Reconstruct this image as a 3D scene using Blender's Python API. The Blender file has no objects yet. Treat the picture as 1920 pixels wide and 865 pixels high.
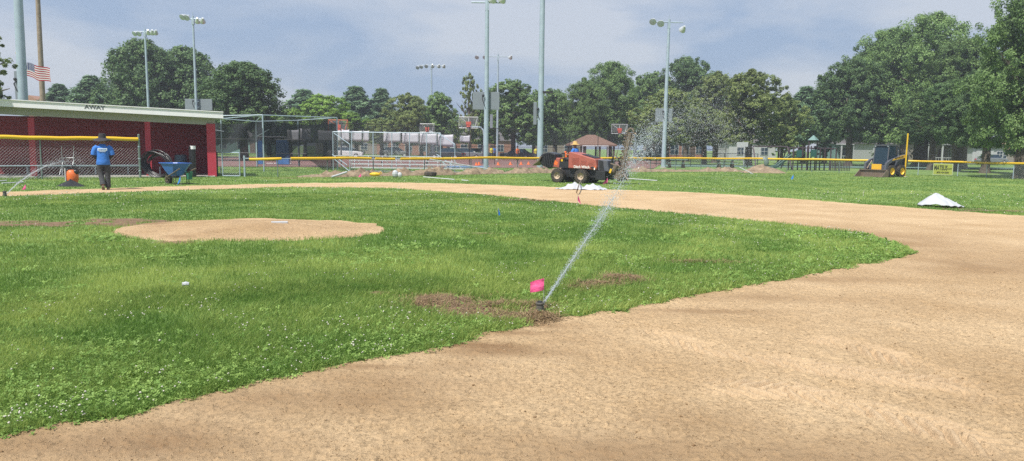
SKY_STR, SUN_STR, EXPO, HAZE = 0.105, 3.6, 0.80, 0.0011
DENOISE = False
import bpy, bmesh, math, random
import numpy as np
from mathutils import Vector, Matrix, Euler

R = math.radians
rng = np.random.default_rng(7)
random.seed(7)
SC = bpy.context.scene
COL = SC.collection

# ------------------------------------------------------------------ camera
F = 1400.0                      # focal length in pixels of the 1920 wide photograph
CAMH = 1.62
PITCH = math.atan(155.5 / F)
ROLL = 0.012
CM = Matrix.Rotation(R(90) - PITCH, 3, 'X') @ Matrix.Rotation(ROLL, 3, 'Z')
CAMP = Vector((0, 0, CAMH))

def proj(p):
    l = CM.transposed() @ (Vector(p) - CAMP)
    return 960 + F * l.x / -l.z, 432.5 - F * l.y / -l.z

def ray(px, py):
    return CM @ Vector(((px - 960) / F, (432.5 - py) / F, -1))

def G(px, py, z=0.0):
    """where the sight line through a photo pixel meets the level z"""
    d = ray(px, py); t = (z - CAMH) / d.z
    return CAMP + d * t

def W(px, py, D):
    """world point seen at a photo pixel, D metres out"""
    d = ray(px, py)
    return CAMP + d * (D / d.y)

def GX(px, D, z=0.0):
    """ground point D metres out seen in column px"""
    x = (px - 960) / F * D
    for _ in range(6):
        u, v = proj((x, D, z)); x += (px - u) / F * D
    return Vector((x, D, z))

# ------------------------------------------------------------------ materials
def new_mat(name):
    m = bpy.data.materials.new(name); m.use_nodes = True
    nt = m.node_tree; nt.nodes.clear()
    o = nt.nodes.new('ShaderNodeOutputMaterial')
    return m, nt, o

def N(nt, t, **kw):
    n = nt.nodes.new(t)
    for k, v in kw.items():
        if k in n.inputs: n.inputs[k].default_value = v
        else: setattr(n, k, v)
    return n

def mat(name, col, rough=0.6, metal=0.0, var=0.12, scale=6.0, bump=0.0, bscale=40.0, dirt=0.0, alpha=1.0, coat=0.0, spec=0.5, trans=0.0):
    m, nt, o = new_mat(name)
    L = nt.links.new
    b = N(nt, 'ShaderNodeBsdfPrincipled', Roughness=rough, Metallic=metal)
    b.inputs['Specular IOR Level'].default_value = spec
    b.inputs['Coat Weight'].default_value = coat
    if trans: b.inputs['Transmission Weight'].default_value = trans
    tc = N(nt, 'ShaderNodeTexCoord')
    nz = N(nt, 'ShaderNodeTexNoise', Scale=scale, Detail=6.0, Roughness=0.6)
    L(tc.outputs['Object'], nz.inputs['Vector'])
    rp = N(nt, 'ShaderNodeMapRange'); rp.inputs[1].default_value = 0.25; rp.inputs[2].default_value = 0.75
    rp.inputs[3].default_value = 1 - var; rp.inputs[4].default_value = 1 + var
    L(nz.outputs[0], rp.inputs[0])
    mx = N(nt, 'ShaderNodeVectorMath', operation='SCALE'); mx.inputs[0].default_value = col[:3]
    L(rp.outputs[0], mx.inputs['Scale'])
    out = mx.outputs[0]
    if dirt:
        n2 = N(nt, 'ShaderNodeTexNoise', Scale=scale * 0.6, Detail=8.0, Roughness=0.7)
        L(tc.outputs['Object'], n2.inputs['Vector'])
        r2 = N(nt, 'ShaderNodeMapRange'); r2.inputs[1].default_value = 0.45; r2.inputs[2].default_value = 0.7
        r2.inputs[3].default_value = 0; r2.inputs[4].default_value = dirt
        L(n2.outputs[0], r2.inputs[0])
        mm = N(nt, 'ShaderNodeMix', data_type='RGBA'); mm.inputs[7].default_value = (0.26, 0.19, 0.12, 1)
        L(r2.outputs[0], mm.inputs[0]); L(out, mm.inputs[6]); out = mm.outputs[2]
    L(out, b.inputs['Base Color'])
    if bump:
        nb = N(nt, 'ShaderNodeTexNoise', Scale=bscale, Detail=5.0)
        L(tc.outputs['Object'], nb.inputs['Vector'])
        bp = N(nt, 'ShaderNodeBump', Strength=bump, Distance=0.02)
        L(nb.outputs[0], bp.inputs['Height']); L(bp.outputs[0], b.inputs['Normal'])
    if alpha < 1:
        b.inputs['Alpha'].default_value = alpha
    L(b.outputs[0], o.inputs[0])
    return m

M = {}
def mk(k, *a, **kw): M[k] = mat(k, *a, **kw)
mk('galv', (0.34, 0.42, 0.48), 0.5, 0.1, var=0.15, scale=2.5)
mk('alu', (0.58, 0.60, 0.62), 0.45, 0.3, var=0.1)
mk('wire', (0.46, 0.48, 0.49), 0.5, 0.35)
mk('wire_dark', (0.05, 0.055, 0.06), 0.6, 0.1)
mk('green_post', (0.14, 0.19, 0.17), 0.6, 0.1)
mk('black_metal', (0.022, 0.023, 0.026), 0.5, 0.1, var=0.3)
mk('panel', (0.20, 0.23, 0.26), 0.6, 0.1, var=0.08)
mk('lamp_shell', (0.62, 0.65, 0.67), 0.35, 0.4, var=0.06)
mk('lamp_glass', (0.5, 0.55, 0.6), 0.12, 0.0, var=0.05)
mk('yellow', (0.70, 0.44, 0.015), 0.45, var=0.05, scale=2)
mk('white_paint', (0.80, 0.79, 0.82), 0.5, var=0.05, scale=3, dirt=0.08)
mk('tan_paint', (0.40, 0.395, 0.38), 0.6, var=0.06, scale=2)
mk('wood_pole', (0.27, 0.21, 0.16), 0.85, var=0.25, scale=5, bump=0.4)
mk('black_plastic', (0.014, 0.014, 0.016), 0.3, var=0.2)
mk('black_rubber', (0.03, 0.028, 0.026), 0.85, var=0.25, scale=12, dirt=0.35)
mk('trench_red', (0.36, 0.095, 0.07), 0.5, var=0.12, scale=5, dirt=0.25, coat=0.1)
mk('orange', (0.72, 0.15, 0.03), 0.45, var=0.1, dirt=0.1)
mk('rim_tan', (0.50, 0.40, 0.30), 0.6, var=0.12, dirt=0.3)
mk('rim_yellow', (0.80, 0.50, 0.03), 0.5, var=0.1, dirt=0.15)
mk('loader_yellow', (0.78, 0.44, 0.03), 0.45, var=0.08, dirt=0.15)
mk('loader_blue', (0.075, 0.085, 0.11), 0.5, var=0.15, dirt=0.2)
mk('steel_worn', (0.22, 0.17, 0.13), 0.55, 0.4, var=0.3, scale=5, dirt=0.5)
mk('muddy', (0.13, 0.105, 0.08), 0.8, 0.1, var=0.35, scale=9, dirt=0.5)
mk('red_post', (0.46, 0.035, 0.06), 0.6, var=0.06)  # pillar paint brighter than the block walls, partly standing in for sunlight on them
mk('glass_dark', (0.02, 0.04, 0.06), 0.12, var=0.05, spec=0.35)
mk('tarp', (0.44, 0.46, 0.49), 0.6, var=0.05, scale=3, dirt=0.12, bump=0.3, bscale=6)
mk('pvc', (0.5, 0.51, 0.52), 0.4, var=0.04)
mk('pink', (0.68, 0.09, 0.25), 0.55, var=0.1, bump=0.6, bscale=25)
mk('flag_blue', (0.02, 0.20, 0.62), 0.55, var=0.06)
mk('barrow_blue', (0.035, 0.13, 0.45), 0.4, var=0.1, dirt=0.05)
mk('barrel_blue', (0.12, 0.18, 0.24), 0.6, var=0.1)
mk('bucket_green', (0.02, 0.16, 0.10), 0.5)
mk('shirt_blue', (0.035, 0.17, 0.55), 0.85, var=0.1, scale=8, bump=0.5, bscale=12)
mk('trousers', (0.045, 0.048, 0.052), 0.9, var=0.3, scale=14, bump=0.5, bscale=15)
mk('hat_dark', (0.035, 0.033, 0.038), 0.9)
mk('straw', (0.55, 0.36, 0.13), 0.85, var=0.15, scale=20)
mk('skin', (0.24, 0.13, 0.085), 0.55)
mk('boots', (0.16, 0.12, 0.085), 0.8, var=0.3)
mk('print', (0.62, 0.72, 0.80), 0.7, var=0.2, scale=30)
mk('cloth_black', (0.018, 0.02, 0.024), 0.95, bump=0.5)
mk('ink', (0.02, 0.022, 0.02), 0.6)
mk('ink_grey', (0.10, 0.11, 0.12), 0.6)
mk('ink_white', (0.80, 0.78, 0.74), 0.6)
mk('banner_yellow', (0.34, 0.38, 0.07), 0.6, var=0.08)
mk('banner_edge', (0.46, 0.50, 0.32), 0.6)
mk('banner_white', (0.50, 0.49, 0.54), 0.8, var=0.08, scale=2.5, bump=0.8, bscale=2.5)
mk('court_red', (0.19, 0.095, 0.085), 0.9, var=0.08, scale=0.4)
mk('court_blue', (0.10, 0.17, 0.30), 0.9, var=0.06, scale=0.5)
mk('court_green', (0.12, 0.20, 0.17), 0.9, var=0.1, scale=0.5)
mk('rim_red', (0.50, 0.10, 0.07), 0.5)
mk('board', (0.50, 0.52, 0.55), 0.3, var=0.1, alpha=0.10)
mk('net_black', (0.014, 0.018, 0.022), 0.9, var=0.4, scale=1.2, alpha=0.72)
mk('frame_white', (0.5, 0.5, 0.52), 0.5)
mk('pav_roof', (0.17, 0.10, 0.075), 0.85, var=0.12, scale=1.5)
mk('brown_wood', (0.09, 0.06, 0.045), 0.8)
mk('play_brown', (0.055, 0.035, 0.045), 0.6)
mk('play_green', (0.02, 0.085, 0.075), 0.5)
mk('siding_teal', (0.15, 0.25, 0.235), 0.7, var=0.06)
mk('siding_white', (0.42, 0.43, 0.44), 0.7, var=0.05)
mk('siding_beige', (0.24, 0.21, 0.18), 0.7, var=0.06)
mk('brick_far', (0.30, 0.15, 0.11), 0.85, var=0.15)
mk('roof_grey', (0.11, 0.10, 0.10), 0.85)
mk('roof_orange', (0.34, 0.19, 0.13), 0.85)
mk('asphalt', (0.12, 0.12, 0.125), 0.9, var=0.15)
mk('car_white', (0.68, 0.69, 0.70), 0.3, var=0.02, coat=0.5)
mk('car_red', (0.30, 0.04, 0.03), 0.3, var=0.02, coat=0.5)
mk('car_grey', (0.20, 0.21, 0.23), 0.3, var=0.02, coat=0.5)
mk('car_dark', (0.03, 0.035, 0.045), 0.3, var=0.02, coat=0.5)
mk('tail_red', (0.5, 0.02, 0.02), 0.3)
mk('concrete', (0.42, 0.40, 0.36), 0.9, var=0.15, bump=0.3)
mk('sprinkler', (0.085, 0.085, 0.075), 0.6, var=0.25, scale=40, dirt=0.3)
mk('vest_yellow', (0.60, 0.55, 0.05), 0.8)
mk('tent_blue', (0.05, 0.16, 0.42), 0.7)

def mat_brick(name, c1, c2, mortar, sc=1.0):
    m, nt, o = new_mat(name); L = nt.links.new
    tc = N(nt, 'ShaderNodeTexCoord'); mp = N(nt, 'ShaderNodeMapping')
    mp.inputs['Rotation'].default_value = (R(90), 0, 0)
    br = N(nt, 'ShaderNodeTexBrick', Scale=sc); br.inputs['Color1'].default_value = (*c1, 1); br.inputs['Color2'].default_value = (*c2, 1)
    br.inputs['Mortar'].default_value = (*mortar, 1); br.inputs['Mortar Size'].default_value = 0.012
    br.inputs['Brick Width'].default_value = 0.4; br.inputs['Row Height'].default_value = 0.2
    sx = N(nt, 'ShaderNodeSeparateXYZ'); cx = N(nt, 'ShaderNodeCombineXYZ'); ad = N(nt, 'ShaderNodeMath', operation='ADD')
    L(tc.outputs['Object'], sx.inputs[0]); L(sx.outputs[0], ad.inputs[0]); L(sx.outputs[1], ad.inputs[1])
    L(ad.outputs[0], cx.inputs[0]); L(sx.outputs[2], cx.inputs[1]); L(cx.outputs[0], br.inputs['Vector'])
    nz = N(nt, 'ShaderNodeTexNoise', Scale=1.5, Detail=6.0); L(tc.outputs['Object'], nz.inputs['Vector'])
    rp = N(nt, 'ShaderNodeMapRange'); rp.inputs[3].default_value = 0.75; rp.inputs[4].default_value = 1.25; L(nz.outputs[0], rp.inputs[0])
    sc_ = N(nt, 'ShaderNodeVectorMath', operation='SCALE'); L(br.outputs[0], sc_.inputs[0]); L(rp.outputs[0], sc_.inputs['Scale'])
    b = N(nt, 'ShaderNodeBsdfPrincipled', Roughness=0.75); L(sc_.outputs[0], b.inputs['Base Color'])
    bp = N(nt, 'ShaderNodeBump', Strength=0.4, Distance=0.01, invert=True); L(br.outputs['Fac'], bp.inputs['Height']); L(bp.outputs[0], b.inputs['Normal'])
    L(b.outputs[0], o.inputs[0]); M[name] = m
mat_brick('red_block', (0.25, 0.022, 0.036), (0.28, 0.026, 0.042), (0.17, 0.016, 0.026))

def mat_leaf(name, c1, c2, trans=0.35, attr=True):
    """leaf colour drifts between two greens from leaf to leaf (attribute 'tint')"""
    m, nt, o = new_mat(name); L = nt.links.new
    at = N(nt, 'ShaderNodeAttribute', attribute_name='tint')
    mx = N(nt, 'ShaderNodeMix', data_type='RGBA'); mx.inputs[6].default_value = (*c1, 1); mx.inputs[7].default_value = (*c2, 1)
    L(at.outputs['Fac'], mx.inputs[0])
    oi = N(nt, 'ShaderNodeObjectInfo'); hs = N(nt, 'ShaderNodeHueSaturation')
    mr = N(nt, 'ShaderNodeMapRange'); mr.inputs[3].default_value = 0.85; mr.inputs[4].default_value = 1.15
    L(oi.outputs['Random'], mr.inputs[0]); L(mr.outputs[0], hs.inputs['Value'])
    L(mx.outputs[2], hs.inputs['Color'])
    d = N(nt, 'ShaderNodeBsdfPrincipled', Roughness=0.55); d.inputs['Specular IOR Level'].default_value = 0.3
    t = N(nt, 'ShaderNodeBsdfTranslucent'); s = N(nt, 'ShaderNodeMixShader'); s.inputs[0].default_value = trans
    L(hs.outputs[0], d.inputs['Base Color']); L(hs.outputs[0], t.inputs[0])
    L(d.outputs[0], s.inputs[1]); L(t.outputs[0], s.inputs[2]); L(s.outputs[0], o.inputs[0]); M[name] = m
mat_leaf('leaf_maple', (0.08, 0.155, 0.05), (0.25, 0.37, 0.12))
mat_leaf('leaf_dark', (0.06, 0.125, 0.05), (0.185, 0.29, 0.105))
mat_leaf('leaf_bright', (0.14, 0.27, 0.045), (0.30, 0.46, 0.08))
mat_leaf('leaf_olive', (0.12, 0.18, 0.065), (0.31, 0.37, 0.12))
mat_leaf('leaf_pine', (0.075, 0.15, 0.085), (0.22, 0.34, 0.17), 0.2)
mat_leaf('blade', (0.15, 0.265, 0.055), (0.46, 0.54, 0.16), 0.4)
mat_leaf('clover', (0.15, 0.29, 0.055), (0.37, 0.53, 0.14), 0.4)
mat_leaf('straw_blade', (0.20, 0.13, 0.07), (0.34, 0.25, 0.13), 0.2)
mk('petal', (0.55, 0.52, 0.45), 0.8)
mk('bark', (0.11, 0.09, 0.07), 0.9, var=0.3, scale=8, bump=0.6, bscale=20)

# ------------------------------------------------------------------ mesh builder
class MB:
    def __init__(s): s.v = []; s.f = []
    def add(s, vs, fs, T=None):
        o = len(s.v)
        s.v += [tuple(T @ Vector(v)) if T is not None else tuple(v) for v in vs]
        s.f += [tuple(i + o for i in f) for f in fs]
        return s
    def box(s, c, d, rot=None, T=None, top=1.0, topy=None):
        x, y, z = d[0] / 2, d[1] / 2, d[2] / 2
        ty = top if topy is None else topy
        vs = [Vector(p) for p in ((-x, -y, -z), (x, -y, -z), (x, y, -z), (-x, y, -z), (-x * top, -y * ty, z), (x * top, -y * ty, z), (x * top, y * ty, z), (-x * top, y * ty, z))]
        if rot: 
            e = Euler(rot).to_matrix(); vs = [e @ v for v in vs]
        vs = [v + Vector(c) for v in vs]
        return s.add(vs, [(3, 2, 1, 0), (4, 5, 6, 7), (0, 1, 5, 4), (1, 2, 6, 5), (2, 3, 7, 6), (3, 0, 4, 7)], T)
    def tube(s, pts, r, n=8, caps=True):
        pts = [Vector(p) for p in pts]
        if not isinstance(r, (list, tuple)): r = [r] * len(pts)
        o = len(s.v); prev = None
        for i, p in enumerate(pts):
            t = (pts[min(i + 1, len(pts) - 1)] - pts[max(i - 1, 0)]).normalized()
            if prev is None:
                a = Vector((0, 0, 1)) if abs(t.z) < 0.9 else Vector((1, 0, 0))
                u = t.cross(a).normalized()
            else:
                u = (prev - t * prev.dot(t)).normalized()
            prev = u; w = t.cross(u)
            for k in range(n):
                an = 2 * math.pi * k / n
                s.v.append(tuple(p + (u * math.cos(an) + w * math.sin(an)) * r[i]))
        for i in range(len(pts) - 1):
            for k in range(n):
                a = o + i * n + k; b = o + i * n + (k + 1) % n
                s.f.append((a, b, b + n, a + n))
        if caps:
            s.f.append(tuple(o + k for k in reversed(range(n))))
            s.f.append(tuple(o + (len(pts) - 1) * n + k for k in range(n)))
        return s
    def loft(s, rings, caps=True):
        """rings: list of lists of points, all the same length"""
        o = len(s.v); n = len(rings[0])
        for r_ in rings: s.v += [tuple(p) for p in r_]
        for i in range(len(rings) - 1):
            for k in range(n):
                a = o + i * n + k; b = o + i * n + (k + 1) % n
                s.f.append((a, b, b + n, a + n))
        if caps:
            s.f.append(tuple(o + k for k in reversed(range(n)))); s.f.append(tuple(o + (len(rings) - 1) * n + k for k in range(n)))
        return s
    def ell(s, spec, n=12, caps=True):
        """spec: (cx,cy,cz,rx,ry) horizontal ellipses"""
        return s.loft([[(cx + rx * math.cos(2 * math.pi * k / n), cy + ry * math.sin(2 * math.pi * k / n), cz) for k in range(n)] for cx, cy, cz, rx, ry in spec], caps)
    def prism(s, poly, y0, y1):
        """outline in x,z extruded along y"""
        n = len(poly); o = len(s.v)
        s.v += [(x, y0, z) for x, z in poly] + [(x, y1, z) for x, z in poly]
        s.f.append(tuple(o + i for i in range(n))); s.f.append(tuple(o + n + i for i in reversed(range(n))))
        for i in range(n):
            j = (i + 1) % n; s.f.append((o + j, o + i, o + n + i, o + n + j))
        return s
    def prismx(s, poly, x0, x1):
        """outline in y,z extruded along x"""
        n = len(poly); o = len(s.v)
        s.v += [(x0, y, z) for y, z in poly] + [(x1, y, z) for y, z in poly]
        s.f.append(tuple(o + i for i in range(n))); s.f.append(tuple(o + n + i for i in reversed(range(n))))
        for i in range(n):
            j = (i + 1) % n; s.f.append((o + j, o + i, o + n + i, o + n + j))
        return s
    def sphere(s, c, r, nu=12, nv=8):
        if not isinstance(r, (tuple, list)): r = (r, r, r)
        rings = []
        for i in range(nv + 1):
            a = math.pi * (i / nv) ; a = max(0.02, min(math.pi - 0.02, a))
            rings.append([(c[0] + r[0] * math.sin(a) * math.cos(2 * math.pi * k / nu), c[1] + r[1] * math.sin(a) * math.sin(2 * math.pi * k / nu), c[2] - r[2] * math.cos(a)) for k in range(nu)])
        return s.loft(rings)
    def build(s, name, m, parent=None, smooth=False, bevel=0.0, sub=0):
        me = bpy.data.meshes.new(name); me.from_pydata(s.v, [], s.f); me.update()
        bm = bmesh.new(); bm.from_mesh(me); bmesh.ops.recalc_face_normals(bm, faces=bm.faces); bm.to_mesh(me); bm.free()
        if smooth:
            me.polygons.foreach_set('use_smooth', [True] * len(me.polygons)); me.set_sharp_from_angle(angle=R(55))
        me.materials.append(m if not isinstance(m, str) else M[m])
        ob = bpy.data.objects.new(name, me); COL.objects.link(ob)
        if parent is not None: ob.parent = parent
        if bevel:
            b = ob.modifiers.new('b', 'BEVEL'); b.width = bevel; b.segments = 2; b.limit_method = 'ANGLE'; b.angle_limit = R(40)
        if sub:
            d = ob.modifiers.new('s', 'SUBSURF'); d.levels = sub; d.render_levels = sub
        return ob

def tag(o, label=None, cat=None, group=None, kind=None):
    if label: o['label'] = label
    if cat: o['category'] = cat
    if group: o['group'] = group
    if kind: o['kind'] = kind
    return o

def empty(name, loc, label, cat, group=None, rz=0.0):
    o = bpy.data.objects.new(name, None); COL.objects.link(o); o.empty_display_size = 0.2
    o.location = loc; o.rotation_euler = (0, 0, rz)
    return tag(o, label, cat, group)

def copy_tree(o, parent=None):
    c = o.copy(); COL.objects.link(c); c.parent = parent
    for ch in list(o.children): copy_tree(ch, c)
    return c

def at_rel(parent, p):  # world point into the frame of an Empty that is only moved and turned about z
    return Matrix.Rotation(-parent.rotation_euler.z, 3, 'Z') @ (Vector(p) - Vector(parent.location))

def np_mesh(name, verts, faces4, m, tint=None, parent=None, smooth=False, tri=False):
    me = bpy.data.meshes.new(name); k = 3 if tri else 4
    nv, nf = len(verts), len(faces4)
    me.vertices.add(nv); me.vertices.foreach_set('co', np.ascontiguousarray(verts, dtype=np.float32).ravel())
    me.loops.add(nf * k); me.loops.foreach_set('vertex_index', np.ascontiguousarray(faces4, dtype=np.int32).ravel())
    me.polygons.add(nf); me.polygons.foreach_set('loop_start', np.arange(0, nf * k, k, dtype=np.int32))
    me.polygons.foreach_set('loop_total', np.full(nf, k, dtype=np.int32))
    if smooth: me.polygons.foreach_set('use_smooth', np.ones(nf, dtype=bool))
    me.update(calc_edges=True)
    if tint is not None:
        for nm, arr in (tint.items() if isinstance(tint, dict) else [('tint', tint)]):
            a = me.attributes.new(nm, 'FLOAT', 'POINT'); a.data.foreach_set('value', np.ascontiguousarray(arr, dtype=np.float32))
    me.materials.append(m if not isinstance(m, str) else M[m])
    ob = bpy.data.objects.new(name, me); COL.objects.link(ob)
    if parent is not None: ob.parent = parent
    return ob

def text(name, s, size, m, parent, T, depth=0.004, bold=0.0, sx=1.0):
    cu = bpy.data.curves.new('t', 'FONT'); cu.body = s; cu.size = size; cu.align_x = 'CENTER'; cu.align_y = 'CENTER'
    cu.extrude = depth; cu.offset = bold; cu.resolution_u = 3
    ob = bpy.data.objects.new('t', cu); COL.objects.link(ob)
    dg = bpy.context.evaluated_depsgraph_get()
    me = bpy.data.meshes.new_from_object(ob.evaluated_get(dg)); bpy.data.objects.remove(ob); bpy.data.curves.remove(cu)
    me.materials.clear(); me.materials.append(M[m]); me.name = name
    me.transform(T @ Matrix.Diagonal((sx, 1, 1, 1)))
    o = bpy.data.objects.new(name, me); COL.objects.link(o); o.parent = parent
    return o
UP = Matrix.Rotation(R(90), 4, 'X')      # lay lettering upright facing -y

# ------------------------------------------------------------------ numpy noise
def _h(ix, iy, seed):
    n = (ix.astype(np.int64) * 374761393 + iy.astype(np.int64) * 668265263 + seed * 1442695041) & 0xffffffff
    n = ((n ^ (n >> 13)) * 1274126177) & 0xffffffff
    return ((n ^ (n >> 16)) & 0xffff) / 65535.0
def vn(x, y, sc, seed=0):
    x = x / sc; y = y / sc; ix = np.floor(x); iy = np.floor(y); fx = x - ix; fy = y - iy
    fx = fx * fx * (3 - 2 * fx); fy = fy * fy * (3 - 2 * fy)
    a = _h(ix, iy, seed); b = _h(ix + 1, iy, seed); c = _h(ix, iy + 1, seed); d = _h(ix + 1, iy + 1, seed)
    return (a * (1 - fx) + b * fx) * (1 - fy) + (c * (1 - fx) + d * fx) * fy
def fbm(x, y, sc, seed=0, o=4):
    r = 0; a = 0.5; t = 0
    for i in range(o):
        r = r + a * vn(x, y, sc, seed + i * 17); t += a; a *= 0.5; sc *= 0.5
    return r / t
def sd_poly(x, y, poly):
    """signed distance, negative inside"""
    d = np.full(x.shape, 1e9); ins = np.zeros(x.shape, bool); n = len(poly)
    for i in range(n):
        ax, ay = poly[i]; bx, by = poly[(i + 1) % n]
        ex, ey = bx - ax, by - ay
        t = np.clip(((x - ax) * ex + (y - ay) * ey) / (ex * ex + ey * ey + 1e-12), 0, 1)
        d = np.minimum(d, (x - ax - t * ex) ** 2 + (y - ay - t * ey) ** 2)
        c = (ay > y) != (by > y)
        with np.errstate(divide='ignore', invalid='ignore'):
            xi = (bx - ax) * (y - ay) / (by - ay if by != ay else 1e-9) + ax
        ins ^= c & (x < xi)
    d = np.sqrt(d)
    return np.where(ins, -d, d)

# ================================================================== GROUND
def gp(pts): return [(G(a, b).x, G(a, b).y) for a, b in pts]
OUT_EDGE = gp([(-260, 374), (0, 361), (250, 352), (540, 345), (700, 342.5), (850, 345), (1000, 350), (1130, 356), (1300, 362), (1400, 367), (1560, 379), (1716, 391), (1800, 398), (1920, 406), (2300, 432)])
DIRT = OUT_EDGE + [(30, -3), (-12, -3), (-12, 1.2), (-60, 20)]
INF = gp([(-420, 985), (0, 820), (215, 775), (430, 733), (600, 700), (830, 655), (985, 612), (1010, 597), (1170, 585), (1400, 540), (1560, 508), (1715, 477), (1670, 456), (1600, 436), (1450, 418), (1300, 403), (1080, 383), (900, 365), (740, 354), (540, 351.5), (250, 360), (0, 369), (-300, 384)])
MOUND = G(472, 431); MRX, MRY = 2.48, 1.95
BARE = [(G(870, 568), 0.56, 0.50, 1.3), (G(800, 570), 0.32, 0.34, 1.1), (G(930, 590), 0.45, 0.26, 1.2), (G(905, 575), 0.85, 0.42, .9), (G(985, 604), .3, .14, 1.2), (G(1013, 597), 0.16, 0.13, 1.0), (G(960, 575), 0.35, 0.12, 0.7),
        (G(1170, 524), 0.26, 0.34, 1.2), (G(1120, 534), 0.36, 0.26, 1.2), (G(1085, 545), 0.2, 0.2, 0.5), (G(710, 552), 0.15, 0.12, 0.7),
        (G(930, 440), 0.5, 0.25, 0.7), (G(140, 421), 1.7, 0.42, 1.5), (G(215, 417), 0.9, 0.5, 1.6), (G(60, 424), 1.1, 0.3, 1.1), (G(1320, 494), 0.5, 0.12, 0.5), (G(990, 377), 0.8, 0.2, 1.0),
        (G(1880, 397), 1.2, 0.35, 1.1), (G(1800, 392), 0.6, 0.25, 1.1), (G(330, 456), 0.4, 0.15, 0.6), (G(545, 335), 1.4, 0.6, 0.7), (G(60, 337), 2.5, 0.4, 0.6)]

def bare_at(x, y):
    b = np.zeros_like(x)
    for c, rx, ry, a in BARE:
        b = np.maximum(b, a * np.exp(-(((x - c.x) / rx) ** 2 + ((y - c.y) / ry) ** 2)))
    return b
def inf_sd(x, y): return sd_poly(x, y, INF) + (fbm(x, y, 0.45, 5, 5) - 0.5) * 0.36
def mound_r(x, y): return np.sqrt(((x - MOUND.x) / MRX) ** 2 + ((y - MOUND.y) / MRY) ** 2) + (fbm(x, y, 0.7, 9, 5) - 0.5) * 0.26
def dirt_mask(x, y):
    """> 0 on bare dirt, metres from the edge"""
    a = np.minimum(-(sd_poly(x, y, DIRT) + (fbm(x, y, 0.7, 3, 4) - 0.5) * 0.5), inf_sd(x, y))
    m = (1 - mound_r(x, y)) * 2.2
    return np.maximum(a, m)
TRK = [[(1180, 615), (1330, 655), (1520, 690), (1700, 715), (1880, 735)], [(1290, 722), (1480, 735), (1640, 770), (1790, 815), (1920, 862)], [(1480, 628), (1600, 650), (1740, 690), (1900, 770)]]
TRK = [gp(t) for t in TRK]
def tracks(x, y):
    h = np.zeros_like(x); m = np.zeros_like(x)
    for j, t in enumerate(TRK):
        s0 = 0.0; best = np.full(x.shape, 9.0); ss = np.zeros_like(x); sg = np.zeros_like(x)
        for (ax, ay), (bx, by) in zip(t[:-1], t[1:]):
            l = math.hypot(bx - ax, by - ay); ux, uy = (bx - ax) / l, (by - ay) / l
            q = (x - ax) * ux + (y - ay) * uy; lat = -(x - ax) * uy + (y - ay) * ux
            ok = (q >= -0.02) & (q <= l + 0.02) & (np.abs(lat) < best)
            best = np.where(ok, np.abs(lat), best); ss = np.where(ok, s0 + q, ss); sg = np.where(ok, lat, sg); s0 += l
        w = np.clip((0.20 - best) / 0.03, 0, 1) * np.clip(ss / 0.3, 0, 1) * np.clip((s0 - ss) / 0.3, 0, 1)
        w = w * np.clip(fbm(x, y, 0.5, 40 + j, 3) * 3.4 - 1.1, 0, 1)
        lug = np.sin((ss - np.abs(sg) * 1.1 + (sg > 0) * 0.06) / 0.125 * 2 * math.pi)
        h = h + w * (np.clip(lug * 1.6, -1, 1) * 0.021 - 0.005); m = np.maximum(m, w)
    return h, m
def height(x, y, dm, near):
    und = (fbm(x, y, 6, 21, 3) - 0.5) * 0.03
    d = np.clip(dm / 0.15, 0, 1)
    z = und + (1 - d) * (0.012 + (fbm(x, y, 0.3, 22, 3) - 0.5) * 0.03)
    g = (fbm(x, y, 0.09, 31, 4) - 0.5) * 0.026 + (fbm(x, y, 0.5, 33, 3) - 0.5) * 0.018
    cl = np.clip(fbm(x, y, 0.03, 35, 3) - 0.6, 0, 1) * 0.05
    z = z + d * (g * np.clip(1.4 - near / 30, 0.3, 1) + cl * (near < 14))
    mr = np.clip(mound_r(x, y), 0, 2); z = z + np.clip(1.15 - mr, 0, 1) ** 1.2 * 0.16
    return z

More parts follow.
